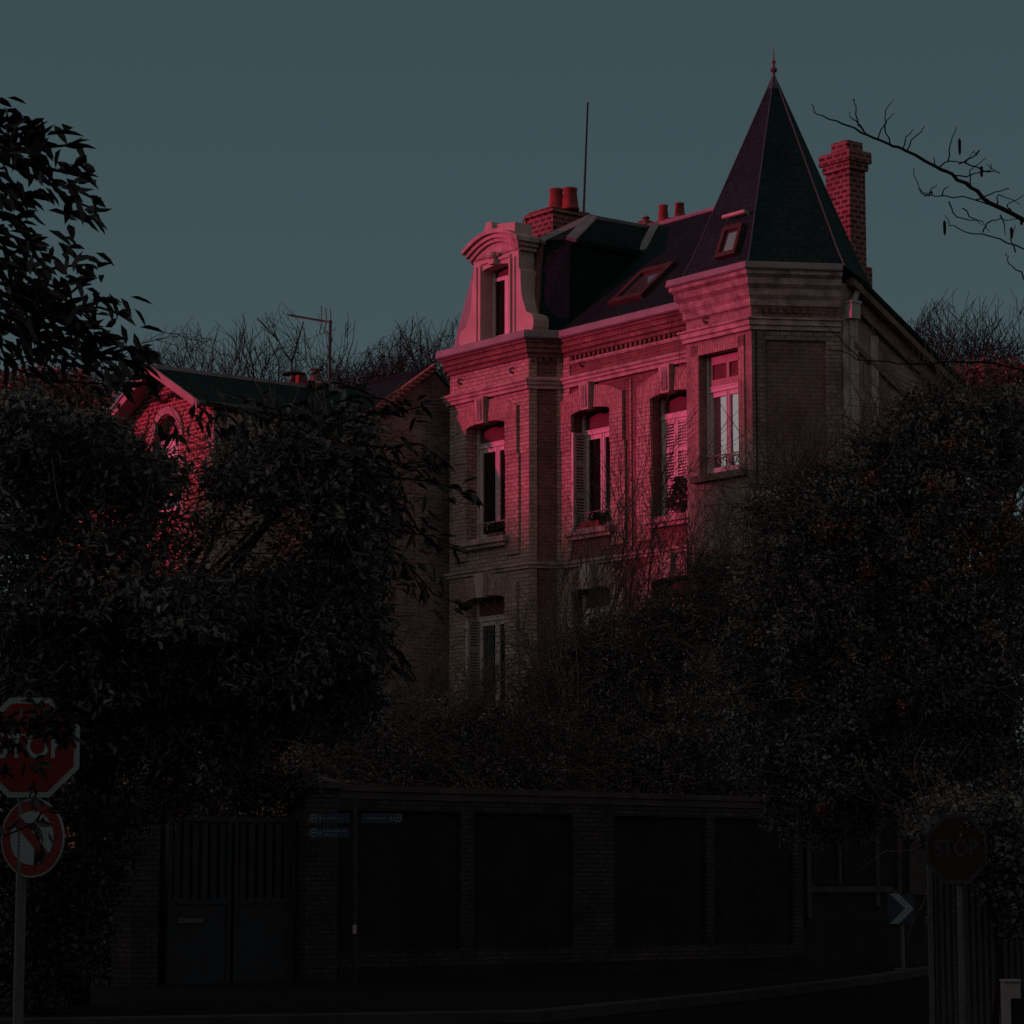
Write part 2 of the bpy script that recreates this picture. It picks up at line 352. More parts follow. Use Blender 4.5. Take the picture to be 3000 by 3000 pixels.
# gable side wall (its top rakes down towards the back)
ZR0, ZR1 = 13.15, 10.35
mb = MB(); mb.add([(GX, GY, 0), (GX, 4.9, 0), (GX, 4.9, 11.37), (GX, 1.95, 13.16), (GX, GY, 13.16)], [(0, 1, 2, 3, 4)])
mb.build('side_gable_wall', 'greybrick', house)
mb = MB()
for dz, t, pr in ((-.02, .14, .20), (-.42, .10, .10), (-1.15, .12, .06)):
    a = (1.75, 13.27 + dz); b = (4.85, 13.27 - 3.10 * .606 + dz)
    mb.hexa([(GX, a[0], a[1] - t), (GX, b[0], b[1] - t), (GX, b[0], b[1]), (GX, a[0], a[1])],
            [(GX + pr, a[0], a[1] - t), (GX + pr, b[0], b[1] - t), (GX + pr, b[0], b[1]), (GX + pr, a[0], a[1])])
mb.build('raking_cornice', 'darkstone', house)
mb = MB(); mb.box(GX, GX + .05, 2.35, 2.55, 0, 12.2); mb.box(GX, GX + .05, 1.60, 2.0, 0, 12.5)
mb.build('side_pilaster', 'stone', house)
# string courses and cornices
path_main = [(-1.387, 1.0), (-1.387, 0), (1.403, 0), (1.774, YM), (6.39, YM)]
path_tur = [(6.395, 1.2), (6.395, YT), (8.281, YT), (GX, GY)]
def cornice_prof(z0, z1): h = z1 - z0; return [(0, z0), (.05, z0), (.05, z0 + h * .2), (.10, z0 + h * .28), (.10, z0 + h * .5), (.13, z0 + h * .55), (.13, z0 + h * .78), (.17, z0 + h * .85), (.17, z1), (0, z1)]
mb = MB(); sweep(mb, path_main, cornice_prof(EAVE, 13.03)); mb.build('cornice', 'cornice', house)
mb = MB(); sweep(mb, path_main, [(0, 13.03), (.21, 13.03), (.235, 13.06), (.22, 13.20), (.17, 13.225), (-.3, 13.225)]); mb.build('zinc_gutter', 'zinc', house)
mb = MB(); sweep(mb, path_main, [(0, 11.98), (.07, 11.98), (.07, 12.05), (.11, 12.07), (.11, 12.12), (.15, 12.15), (.15, 12.19), (0, 12.25)]); mb.build('string_course', 'stone', house)
mb = MB(); sweep(mb, path_main, [(0, 8.17), (.05, 8.17), (.05, 8.22), (.09, 8.24), (.09, 8.285), (0, 8.31)]); mb.build('string_course', 'stone', house)
mb = MB(); sweep(mb, path_tur, [(0, 12.18), (.06, 12.18), (.06, 12.25), (.10, 12.27), (.10, 12.36), (.14, 12.38), (.14, 12.41), (0, 12.44)]); mb.build('string_course', 'stone', house)
mb = MB(); sweep(mb, path_tur, [(0, 12.62), (.05, 12.66), (.05, 12.78), (.10, 12.86), (.10, 12.98), (.17, 13.06), (.17, 13.18), (.24, 13.24), (.24, 13.32), (0, 13.32)]); mb.build('turret_cornice', 'tcornice', house)
mb = MB(); sweep(mb, path_tur, [(0, 13.32), (.27, 13.32), (.29, 13.35), (.27, 13.47), (-.1, 13.47)]); mb.build('turret_gutter', 'zinc', house)
# dentil blocks under the main cornice
mb = MB(); x = 2.05
while x < 6.3: fbox(mb, MAIN, x, x + .07, 0, .045, 12.55, 12.64); x += .15
x = .05
while x < .7: fbox(mb, CAN, x, x + .07, 0, .06, 12.55, 12.64); x += .15
x = .1
while x < 1.7: fbox(mb, TFR, x, x + .07, 0, .06, 12.52, 12.615); x += .15
mb.build('dentil_course', 'cornice', house)
mb = MB(); fbox(mb, MAIN, 1.80, 2.02, 0, .03, ST1 + .03, EAVE); fbox(mb, MAIN, 3.98, 4.02, 0, .03, 8.32, 11.9)
fbox(mb, MAIN, 1.80, 6.4, 0, .035, 12.47, 12.545)
mb.build('pale_brick_strip', 'pale', house)
# raised surrounds of the tall windows, keystones, sills
def surround(fr, s, za, zb, wd=.46, th=.05, cut=None, top=.55):
    mb = MB(); a, b = s; zt = zb + .02
    r = b + (cut if cut is not None else wd); l = a - wd
    fbox(mb, fr, l, a, 0, th, za - .42, zt - .75); M2 = MB(); fbox(M2, fr, b, r, 0, th, za - .42, zt - .75)
    l2 = l - .07; r2 = r + (.07 if cut is None else 0)
    fbox(mb, fr, l2 + .12, a, 0, th + .02, zt - .75, zt - .12); fbox(M2, fr, b, r2 - (.12 if cut is None else 0), 0, th + .02, zt - .75, zt - .12)
    mb.build('window_surround', 'pale', house); M2.build('window_surround', 'pale', house)
    mb = MB(); K = 12; lo = []; hi = []
    x0, x1 = l2 + .12, r2 - (.12 if cut is None else 0)
    def za_(x): return arch_z(min(max(x, a), b), a, b, zb, .16)
    xs = sorted(set([x0, a, b, x1] + [a + (b - a) * i / K for i in range(K + 1)]))
    for i in range(len(xs) - 1):
        p, q = xs[i], xs[i + 1]
        zl = zt - .12 if q <= a + 1e-6 or p >= b - 1e-6 else None
        zp, zq = (zl, zl) if zl else (za_(p), za_(q))
        tp = lambda x: zb + top - .25 * ((x - (a + b) / 2) / ((x1 - x0) / 2)) ** 2
        mb.hexa([fr.pt(p, th + .02, zp), fr.pt(q, th + .02, zq), fr.pt(q, th + .02, tp(q)), fr.pt(p, th + .02, tp(p))],
                [fr.pt(p, 0, zp), fr.pt(q, 0, zq), fr.pt(q, 0, tp(q)), fr.pt(p, 0, tp(p))])
    mb.build('arch_brickwork', 'palev', house)
def keystone(fr, c, z0, z1, m='stone', off=-.12):
    mb = MB(); c = c + off
    mb.hexa([fr.pt(c - .12, .16, z0), fr.pt(c + .12, .16, z0), fr.pt(c + .17, .19, z1), fr.pt(c - .17, .19, z1)],
            [fr.pt(c - .12, -.05, z0), fr.pt(c + .12, -.05, z0), fr.pt(c + .17, -.05, z1), fr.pt(c - .17, -.05, z1)])
    if m == 'stone':
        for k in (-.06, .0, .06): fbox(mb, fr, c + k - .015, c + k + .015, .17, .20, z0 + .06, z1 - .06)
    mb.build('keystone', m, house)
for fr, W, cut in ((BAY, W1, None), (MAIN, W2, None), (MAIN, W3, .30)):
    surround(fr, W, 8.92, 11.38, cut=cut); keystone(fr, (W[0] + W[1]) / 2 + .05, 11.42, 12.0)
    surround(fr, W, 5.15, 7.62, cut=cut); keystone(fr, (W[0] + W[1]) / 2 + .05, 7.66, 8.17, 'dormerstone')
    for z, m in ((8.92, 'stone'), (5.15, 'stone')):
        mb = MB(); fbox(mb, fr, W[0] - .16, min(W[1] + .12, 6.35), -.30, .20, z - .12, z - .0); fbox(mb, fr, W[0] - .10, min(W[1] + .08, 6.3), 0, .13, z - .2, z - .12)
        mb.build('window_sill', m, house)
mb = MB(); fbox(mb, TUR, 6.62, 8.14, -.28, .14, 9.36, 9.49); mb.build('window_sill', 'darkstone', house)
mb = MB()
for x0, x1, z0, z1 in ((6.56, 6.78, 9.5, 12.1), (7.93, 8.1, 9.5, 12.1), (6.56, 8.1, 11.89, 12.12)): fbox(mb, TUR, x0, x1, 0, .03, z0, z1)
mb.build('turret_window_surround', 'palev', house)
# S-shaped wall anchors
def anchor(fr, s, z):
    mb = MB()
    pts = [fr.pt(s + .07 * math.cos(t) * (1 if t < 0 else 1), .03, z + .05 + .05 * math.sin(t)) for t in [-.2, .6, 1.4, 2.3, 3.2, 4.2, 5.0]]
    mb.path(pts, .012, k=5); mb.path([fr.pt(s - .06, .03, z + .1), fr.pt(s - .07, .03, z + .02), fr.pt(s, .03, z - .03), fr.pt(s + .05, .03, z)], .012, k=5)
    mb.build('wall_anchor', 'blackiron', house)
anchor(BAY, -1.0, 12.44); anchor(BAY, .85, 12.42); anchor(MAIN, 2.42, 12.40); anchor(TUR, 7.0, 12.53)

# windows
def railing(fr, s0, s1, z, n, parent):
    mb = MB(); h = .30
    mb.tube(fr.pt(s0, n, z + h), fr.pt(s1, n, z + h), .016, k=5); 
    c = (s0 + s1) / 2
    for cx, r, sg in ((c - .17, .09, 1), (c + .17, .09, -1), (c - .42, .07, 1), (c + .42, .07, -1)):
        pts = []
        for i in range(15):
            t = i / 14 * 4.6; rr = r * (1 - .55 * i / 14); pts.append(fr.pt(cx + sg * rr * math.cos(t), n, z + h - .11 + rr * math.sin(t)))
        mb.path(pts, .011, k=4)
    mb.tube(fr.pt(c, n, z + h), fr.pt(c, n, z + .02), .012, k=4)
    for x in (s0 + .06, s1 - .06): mb.tube(fr.pt(x, n, z + h), fr.pt(x, n, z + .1), .010, k=4)
    mb.build('railing', 'iron', parent)
def louvre(mb, fr, s0, s1, z0, z1, n, th=.03):
    r = .055; fbox(mb, fr, s0, s0 + r, n, n + th, z0, z1); fbox(mb, fr, s1 - r, s1, n, n + th, z0, z1)
    h = z1 - z0; cuts = [z0, z0 + h * .02, z0 + h * .33, z0 + h * .37, z0 + h * .66, z0 + h * .70, z0 + h * .97, z1]
    for i in (0, 2, 4, 6): fbox(mb, fr, s0 + r, s1 - r, n + .001, n + th - .001, cuts[i], cuts[i + 1])
    for i in (1, 3, 5):
        z = cuts[i] + .01
        while z < cuts[i + 1] - .03:
            mb.hexa([fr.pt(s0 + r, n + th - .002, z), fr.pt(s1 - r, n + th - .002, z), fr.pt(s1 - r, n + th - .002, z + .008), fr.pt(s0 + r, n + th - .002, z + .008)],
                    [fr.pt(s0 + r, n + .002, z + .030), fr.pt(s1 - r, n + .002, z + .030), fr.pt(s1 - r, n + .002, z + .042), fr.pt(s0 + r, n + .002, z + .042)]); z += .062
def window(fr, W, za, zb, depth=.33, rise=.16, zt=None, shutter=None, rail=True, mir=False, wood=.155, blindmat='blind', label=None):
    a, b = W; zt = zb - .42 if zt is None else zt; n = -depth; mb = MB(); g = .06
    cx = (a + b) / 2; gl = ((b - a) - 3 * wood) / 2
    fbox(mb, fr, a, a + g, n, n + .09, za, zb + .05); fbox(mb, fr, b - g, b, n, n + .09, za, zb + .05)
    fbox(mb, fr, a + g, b - g, n, n + .085, zt, zt + .075)                       # transom
    fbox(mb, fr, a + g, b - g, n, n + .10, zt + .075, zt + .10)
    s = wood - g
    for x0, x1 in ((a + g, a + wood), (cx - wood / 2, cx - .004), (cx + .004, cx + wood / 2), (b - wood, b - g)):
        fbox(mb, fr, x0, x1, n, n + .05, za, zt)
        fbox(mb, fr, x0 + .02, x1 - .02, n + .05, n + .062, za, zt)
    for x0, x1 in ((a + wood, cx - wood / 2), (cx + wood / 2, b - wood)):
        fbox(mb, fr, x0, x1, n, n + .05, zt - .10, zt); fbox(mb, fr, x0, x1, n, n + .05, za, za + .16)
    wdw = mb.build('window', 'white', house)
    if label: wdw['label'] = label
    mb = MB(); fbox(mb, fr, a + wood, cx - wood / 2, n + .005, n + .018, za + .16, zt - .10); fbox(mb, fr, cx + wood / 2, b - wood, n + .005, n + .018, za + .16, zt - .10)
    mb.build('pane', 'mirror' if mir else 'glass', wdw)
    mb = MB(); K = 10 if rise else 1
    for i in range(K):
        p, q = a + g + (b - a - 2 * g) * i / K, a + g + (b - a - 2 * g) * (i + 1) / K
        zp, zq = (arch_z(p, a, b, zb, rise) + .03, arch_z(q, a, b, zb, rise) + .03)
        mb.hexa([fr.pt(p, n + .04, zt + .10), fr.pt(q, n + .04, zt + .10), fr.pt(q, n + .04, zq), fr.pt(p, n + .04, zp)],
                [fr.pt(p, n, zt + .10), fr.pt(q, n, zt + .10), fr.pt(q, n, zq), fr.pt(p, n, zp)])
    mb.build('blind', blindmat, wdw)
    if rail: railing(fr, a + .03, b - .03, za + .08, -.16, wdw)
    if shutter == 'open':
        mb = MB(); sf = Fr(*fr.pt(a + .035, -.02, 0)[:2], -fr.n[0], -fr.n[1])     # folded against the left reveal
        f2 = Fr(*fr.pt(a + .05, .03, 0)[:2], -fr.n[0], -fr.n[1])
        louvre(mb, f2, 0.0, .33, za + .02, zt + .05, -.015); mb.build('shutter', 'offwhite', wdw)
        mb = MB(); fbox(mb, fr, a + .005, a + .06, .03, .06, za + .02, zt + .05); mb.build('shutter', 'white', wdw)
    if shutter == 'shut':
        c = (b - a - 2 * g) / 3
        for k in range(3):
            mb = MB(); louvre(mb, fr, a + g + c * k + .004, a + g + c * (k + 1) - .004, za + .02, zt - .01, n + .065); mb.build('shutter', 'white', wdw)
        mb = MB(); fbox(mb, fr, a + .02, b - .02, n + .05, n + .12, zt - .005, zt + .11); mb.build('shutter_head', 'white', wdw)
    return wdw
window(BAY, W1, 8.92, 11.38)
window(MAIN, W2, 8.92, 11.38, shutter='open')
window(MAIN, W3, 8.92, 11.38, shutter='shut', rail=False, label='tall window behind closed white louvred shutters')
window(BAY, W1, 5.15, 7.62, shutter='open', rail=False, label='lower bay window with pale louvred shutter folded open')
wl = [o for o in house.children if o.name.startswith('window') and o.get('label', '').startswith('lower bay')][0]
mb = MB(); x = W1[0] + .17
while x < W1[0] + .50: fbox(mb, BAY, x, x + .035, -.312, -.305, 5.32, 7.08); x += .07
mb.build('curtain', 'curtain', wl)
window(MAIN, W2, 5.15, 7.62, rail=False); window(MAIN, W3, 5.15, 7.62, rail=False)
window(TUR, (6.78, 7.93), 9.50, 11.89, .28, 0, 11.16, mir=True, wood=.12, blindmat='blind')
window(TUR, (6.78, 7.93), 5.2, 7.7, .28, 0, wood=.12, rail=False)
mb = MB(); fbox(mb, TUR, 6.86, 7.90, -.24, -.20, 11.24, 11.40)
for a, b in ((6.86, 6.93), (7.34, 7.42), (7.84, 7.90)): fbox(mb, TUR, a, b, -.238, -.205, 11.40, 11.70)
fbox(mb, TUR, 6.86, 7.90, -.24, -.205, 11.70, 11.87); mb.build('transom_frame', 'soffit', house)

# ---- roofs
def poly(pts): mb = MB(); mb.add(pts, [tuple(range(len(pts)))]); return mb
RN, RZ = 3.65, 16.05
EV = (YM - .12, 13.225)                          # eave of main roof (y, z)
sl_ = (RZ - EV[1]) / (RN - EV[0])
def mz(y): return EV[1] + (y - EV[0]) * sl_
mb = MB(); RE = 4.3
mb.add([(-1.0, EV[0], EV[1]), (7.0, EV[0], EV[1]), (RE, RN, RZ), (-1.3, RN, RZ)], [(0, 1, 2, 3)])
mb.add([(-1.3, RN, RZ), (RE, RN, RZ), (5.9, 4.5, 13.2), (-1.3, 4.5, 13.2)], [(0, 1, 2, 3)])
mb.add([(RE, RN, RZ), (7.0, EV[0], EV[1]), (5.9, 4.5, 13.2)], [(0, 1, 2)])
roof = mb.build('main_roof', 'slate', house)
mb = MB(); mb.tube((-1.3, RN, RZ + .01), (RE, RN, RZ + .01), .055, k=8); mb.build('ridge_cap', 'zinc', roof)
# mansard over the bay
b0 = [(-1.72, .30, 13.22), (1.33, .30, 13.22), (1.88, .70, 13.22)]
t0 = [(-1.26, .62, 15.25), (1.22, .52, 15.25), (1.86, .78, 15.22)]
ys = (15.22 - EV[1]) / sl_ + EV[0]
mb = MB()
mb.add([b0[0], b0[1], t0[1], t0[0]], [(0, 1, 2, 3)]); mb.add([b0[1], b0[2], t0[2], t0[1]], [(0, 1, 2, 3)])
mb.add([b0[2], (1.88, ys + .3, 13.22), (1.86, ys + .02, 15.22), t0[2]], [(0, 1, 2, 3)])
mb.add([b0[0], (-1.72, 3.6, 13.22), (-1.26, 3.4, 15.25), t0[0]], [(3, 2, 1, 0)])
man = mb.build('mansard_roof', 'slate', house)
mb = MB(); mb.hexa([(-1.74, .29, 13.22), (-1.05, .29, 13.22), (-.75, .60, 15.25), (-1.28, .60, 15.25)], [(-1.74, .31, 13.22), (-1.05, .31, 13.22), (-.75, .63, 15.25), (-1.28, .63, 15.25)])
mb.build('zinc_cladding', 'zinc', man)
mb = MB(); mb.hexa([(1.10, .27, 13.24), (1.34, .27, 13.24), (1.26, .49, 15.22), (1.05, .49, 15.22)], [(1.10, .31, 13.24), (1.34, .31, 13.24), (1.26, .53, 15.22), (1.05, .53, 15.22)])
mb.build('cheek_cladding', 'cornice', man)
pk = (1.2, 1.93, 16.03); pe = (1.2, RN, 16.05); ov = .06
e0 = (-1.32, .54, 15.27); e1 = (1.25, .45, 15.27); e2 = (1.93, .74, 15.24); e3 = (1.93, ys + .05, 15.24); e4 = (-1.32, 3.5, 15.27)
mb = MB(); mb.add([e0, e1, pk], [(0, 1, 2)]); mb.add([e1, e2, pk], [(0, 1, 2)]); mb.add([e2, e3, (1.34, RN, RZ), pe, pk], [(0, 1, 4), (1, 2, 3, 4)])
mb.add([e0, pk, pe, e4], [(0, 1, 2, 3)])
for a, b in ((e0, e1), (e1, e2), (e2, e3)): mb.add([a, b, (b[0], b[1] + .08, b[2] - .10), (a[0], a[1] + .08, a[2] - .10)], [(0, 1, 2, 3)])
hip = mb.build('hipped_roof', 'slate', house)
def flash(a, b, w_, m, parent, up=(0, -.3, .2), name='zinc_flashing'):
    a = Vector(a); b = Vector(b); d = (b - a).normalized(); u = Vector(up); u = (u - d * u.dot(d)).normalized(); s = d.cross(u) * w_ / 2
    o = u * .02; mb = MB(); mb.hexa([a + o + s, a + o - s, b + o - s, b + o + s], [a - o * 3 + s, a - o * 3 - s, b - o * 3 - s, b - o * 3 + s]); mb.build(name, m, parent)
flash(e1, pk, .24, 'zinc', hip, (.4, -.5, .7)); flash(e2, pk, .22, 'zinc', hip, (.6, -.4, .7))
flash(pk, pe, .13, 'zinc', hip, (.3, 0, 1)); flash((1.93, ys - .02, 15.26), (1.36, RN - .05, RZ + .01), .20, 'zinc', hip, (.3, -.6, .8))
flash(e0, e1, .10, 'zincdark', hip, (0, -1, .5)); 
# small scalloped ridge tiles on the hidden back ridge
mb = MB()
for k in range(14):
    y = 2.0 + k * .12; mb.tube((1.12, y, 16.04), (1.12, y + .09, 16.05), .05, k=8)
mb.build('ridge_tiles', 'zincdark', hip)

# stone dormer on the bay
DC = .26
dorm = MB(); 
opa, opb, opz0, opz1 = -.22, .74, 13.24, 14.80
def side(sg):
    X = lambda v: DC + sg * v
    pts = [(.48, 13.22), (1.26, 13.22), (1.30, 13.33), (1.31, 13.45), (1.27, 13.56), (1.16, 13.62), (1.06, 13.66), (1.02, 13.76), (.98, 13.86), (.92, 13.98), (.88, 14.15), (.86, 14.4), (.86, 14.6), (.80, 14.66), (.80, 15.1), (.48, 15.1)]
    return [(X(a), z) for a, z in pts]
for sg in (-1, 1): fprism(dorm, BAY, side(sg), -.42, .0)
K = 10
for i in range(K):
    p, q = opa + .96 * i / K, opa + .96 * (i + 1) / K
    zp, zq = arch_z(p, opa, opb, opz1, .12), arch_z(q, opa, opb, opz1, .12)
    fprism(dorm, BAY, [(p, zp), (q, zq), (q, 15.1), (p, 15.1)], -.42, 0)
dm = dorm.build('stone_dormer', 'dormerstone', house)
mb = MB()
for sg in (-1, 1):
    for a, b, n in ((.50, .56, .045), (.66, .69, .03)):
        x0, x1 = sorted((DC + sg * a, DC + sg * b)); fbox(mb, BAY, x0, x1, 0, n, 13.24, 14.92)
fbox(mb, BAY, opa - .06, opb + .06, 0, .04, 14.94, 15.0); mb.build('pilaster', 'dormerstone', dm)
mb = MB(); fbox(mb, BAY, DC - .09, DC + .09, 0, .14, 14.86, 15.12); mb.lathe(BAY.pt(DC, .10, 15.04), [(.02, -.10), (.10, -.05), (.12, 0), (.10, .06), (.02, .10)], 10)
mb.lathe(BAY.pt(DC - .14, .05, 15.05), [(.01, -.05), (.06, 0), (.01, .05)], 8); mb.lathe(BAY.pt(DC + .14, .05, 15.05), [(.01, -.05), (.06, 0), (.01, .05)], 8)
mb.build('carved_keystone', 'dormerstone', dm)
mb = MB(); K = 14
def pz(x, r): return 15.02 + r * (1 - ((x - DC) / 1.0) ** 2) * .40
for (r0, r1, n1, hw) in ((0.0, .0, .06, .86), (.08, 0, .12, .92), (.17, 0, .20, .98)):
    for i in range(K):
        p, q = DC - hw + 2 * hw * i / K, DC - hw + 2 * hw * (i + 1) / K
        f = lambda x: 15.05 + r0 + .30 * (1 - ((x - DC) / hw) ** 2)
        fprism(mb, BAY, [(p, f(p)), (q, f(q)), (q, f(q) + .092), (p, f(p) + .092)], -.44, n1)
for i in range(K):
    hw = .90; p, q = DC - hw + 2 * hw * i / K, DC - hw + 2 * hw * (i + 1) / K; f = lambda x: 15.05 + .30 * (1 - ((x - DC) / hw) ** 2)
    fprism(mb, BAY, [(p, 15.04), (q, 15.04), (q, f(q) + .03), (p, f(p) + .03)], -.42, -.0)
mb.build('pediment', 'stone', dm)
mb = MB(); fprism(mb, BAY, [(DC - .30, 15.50), (DC + .08, 15.56), (DC + .04, 15.78), (DC - .12, 15.80), (DC - .20, 15.66)], -.3, .16)
fprism(mb, BAY, [(DC + .06, 15.56), (DC + .72, 15.44), (DC + .74, 15.66), (DC + .06, 15.74)], -.42, .05); mb.build('finial_block', 'dormerstone', dm)
# dormer window
mb = MB(); n = -.34
for a, b, z0, z1 in ((opa, opa + .07, opz0, 14.8), (opb - .07, opb, opz0, 14.8), (.21, .34, opz0, 14.66), (opa + .07, .21, 14.58, 14.66), (.34, opb - .07, 14.58, 14.66), (opa + .07, .21, opz0, 13.38), (.34, opb - .07, opz0, 13.38)):
    fbox(mb, BAY, a, b, n, n + .06, z0, z1)
dw = mb.build('dormer_window', 'white', house)
mb = MB(); fbox(mb, BAY, opa + .07, .21, n, n + .02, 13.38, 14.58); fbox(mb, BAY, .34, opb - .07, n, n + .02, 13.38, 14.58); mb.build('pane', 'glass', dw)
mb = MB(); fbox(mb, BAY, opa, opb, n, n + .03, 14.661, 14.95); mb.build('blind', 'blind', dw)
mb = MB(); mb.hexa([(1.08, -.0 + .42, 13.3), (1.30, .42, 13.3), (1.26, .60, 15.2), (1.08, .60, 15.2)], [(1.08, .46, 13.3), (1.30, .46, 13.3), (1.26, .64, 15.2), (1.08, .64, 15.2)])
mb.build('dormer_cheek', 'pale', house)

# turret spire: six-sided pyramid
mid = TFR.pt(TL / 2, .10, 0); HL = 1.92; cx, cy = mid[0] - TFR.n[0] * HL * .866, mid[1] - TFR.n[1] * HL * .866
a0 = math.atan2(TFR.n[1], TFR.n[0]) - math.pi / 6
hexv = [(cx + HL * math.cos(a0 + k * math.pi / 3), cy + HL * math.sin(a0 + k * math.pi / 3)) for k in range(6)]
AP = (cx, cy, 17.72)
mb = MB()
def lerp(k, t, z): return (hexv[k][0] + (cx - hexv[k][0]) * t, hexv[k][1] + (cy - hexv[k][1]) * t, z)
lv = [(0.0, 13.46), (.10, 13.82), (.5, 15.55), (.99, 17.68)]
for k in range(6):
    j = (k + 1) % 6
    for (ta, za), (tb, zb) in zip(lv, lv[1:]): mb.add([lerp(k, ta, za), lerp(j, ta, za), lerp(j, tb, zb), lerp(k, tb, zb)], [(0, 1, 2, 3)])
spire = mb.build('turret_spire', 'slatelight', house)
mb = MB()
for k in range(6): mb.path([lerp(k, t, z + .01) for t, z in lv], .022, .016, 5)
mb.build('hip_flashing', 'zincdark', spire)
mb = MB(); mb.lathe((cx, cy, 0), [(.21, 17.22), (.13, 17.43), (.03, 17.70)], 6); mb.build('lead_cap', 'zincdark', spire)
mb = MB(); mb.lathe((cx, cy, 0), [(.03, 17.66), (.03, 17.72), (.025, 17.76), (.07, 17.80), (.07, 17.84), (.025, 17.89), (.02, 17.94), (.042, 17.97), (.042, 18.0), (.016, 18.04), (.012, 18.14), (.004, 18.34)], 10)
mb.build('finial', 'darkstone', spire)
mb = MB(); mb.hexa([(GX - 1.0, 2.0, 13.2), (GX + .15, 2.0, 13.2), (GX + .15, 4.9, 11.44), (GX - 5, 4.9, 11.44), (GX - 5, 3.2, 13.0)],
                   [(GX - 1.0, 2.0, 13.3), (GX + .15, 2.0, 13.3), (GX + .15, 4.9, 11.54), (GX - 5, 4.9, 11.54), (GX - 5, 3.2, 13.1)])
mb.build('rear_roof', 'slate', house)
mb = MB(); mb.tube((GX - .5, 4.65, 11.15), (GX + .12, 4.65, 11.15), .42, k=18); mb.build('round_dormer_roof', 'slate', house)
mb = MB(); mb.box(GX - .8, GX + .10, 4.35, 4.98, 10.2, 11.1); mb.build('rear_dormer', 'darkstone', house)

# skylights
def skylight(pts, m='glass', name='skylight', th=.06, nrm=(0, -.6, .7)):
    n = Vector(nrm).normalized(); P = [Vector(p) for p in pts]; c = sum(P, Vector()) / 4
    mb = MB(); inn = [c + (p - c) * .72 for p in P]
    for i in range(4):
        j = (i + 1) % 4; mb.hexa([P[i] + n * th, P[j] + n * th, inn[j] + n * th, inn[i] + n * th], [P[i] - n * .05, P[j] - n * .05, inn[j] - n * .05, inn[i] - n * .05])
    o = mb.build(name, 'wood', house)
    mb = MB(); mb.hexa([q + n * (th * .4) for q in inn], [q - n * .04 for q in inn]); mb.build('pane', m, o); return o
def on_main(px, py):                            # pixel on the main roof slope, house local
    d = ray(px, py); nr = np.array([0, -sl_, 1.]); nw = nr[0] * EX + nr[1] * (-NX) + nr[2] * np.array([0, 0, 1.])
    Pw = P0 + (-NX) * EV[0] + np.array([0, 0, EV[1]]); t = np.dot(Pw - EYE, nw) / np.dot(d, nw); return hl(EYE + d * t)
q0 = on_main(1780, 905); q1 = on_main(1862, 893)
sx0, sx1, sy0 = q0[0], q1[0] + .05, q0[1] + .05; sy1 = sy0 + .95
skylight([(sx0, sy0, mz(sy0)), (sx1, sy0, mz(sy0)), (sx1, sy1, mz(sy1)), (sx0, sy1, mz(sy1))], 'mirror', th=.10)
mb = MB()                                        # turret skylight with its roller bar
A, B_, C_ = Vector(lerp(0, 0, 13.46)), Vector(lerp(5, 0, 13.46)), Vector(AP)
# the face parallel to the front is the one whose outward normal is -y
best = None
for k in range(6):
    j = (k + 1) % 6; mx, my = (hexv[k][0] + hexv[j][0]) / 2 - cx, (hexv[k][1] + hexv[j][1]) / 2 - cy
    if best is None or my < best[0]: best = (my, k, j)
k, j = best[1], best[2]
if hexv[k][0] > hexv[j][0]: k, j = j, k
La, Lb = Vector((*hexv[k], 13.46)), Vector((*hexv[j], 13.46))
def onf(s, t):
    a = La.lerp(Lb, s); z = 13.46 + (17.72 - 13.46) * t; f = t; return Vector((a.x + (cx - a.x) * f, a.y + (cy - a.y) * f, z + (.0)))
skylight([onf(.50, .055), onf(.82, .055), onf(.86, .21), onf(.50, .21)], 'mirror', 'turret_skylight', .10, (0, -1, .4))
mb = MB(); a, b = onf(.46, .255), onf(.90, .255); o = Vector((0, -.12, .06)); mb.tube(a + o, b + o, .04, k=8); mb.tube(a + o, a, .02, k=5); mb.tube(b + o, b, .02, k=5)
mb.build('roller_blind_bar', 'dormerstone', house)

# chimneys
def pot(x, y, z, h, r, parent, m='terracotta', name='chimney_pot'):
    mb = MB(); mb.lathe((x, y, z), [(r * 1.25, 0), (r * 1.25, h * .1), (r * 1.15, h * .15), (r * .9, h * .85), (r * 1.0, h * .9), (r * 1.0, h), (r * .8, h), (r * .8, h * .9)], 14); mb.build(name, m, parent, True)
mb = MB(); mb.box(-.55, .36, 1.5, 2.6, 14.8, 16.24); mb.box(-.60, .41, 1.45, 2.65, 16.24, 16.32); mb.box(-.50, .30, 1.5, 2.6, 16.32, 16.38)
mb.box(-.72, -.60, 1.5, 2.0, 15.2, 16.28)
c1 = mb.build('chimney', 'chim', house)
pot(-.02, 1.9, 16.38, .50, .155, c1); pot(.28, 2.05, 16.36, .50, .165, c1)
mb = MB(); mb.box(-.6, 1.4, 4.4, 5.0, 13.0, 16.42); c3 = mb.build('chimney', 'chim', house)
pot(.42, 4.65, 16.42, .42, .11, c3); pot(.98, 4.65, 16.40, .38, .11, c3)
mb = MB(); mb.lathe((-.18, 4.65, 16.42), [(.24, 0), (.22, .13), (.12, .17), (.06, .20), (.10, .24), (.06, .28), (.01, .30)], 8); mb.build('chimney_cowl', 'chim', c3)
CN = 4.6; qa = hpix(2420, 600, n=-CN); qb = hpix(2490, 600, n=-CN); qc = hpix(2536, 600, u=qb[0]); zt1 = hpix(2490, 492, n=-CN)[2]; zt2 = hpix(2490, 470, n=-CN)[2]; zt3 = hpix(2490, 438, n=-CN)[2]; zt4 = hpix(2480, 409, n=-CN)[2]
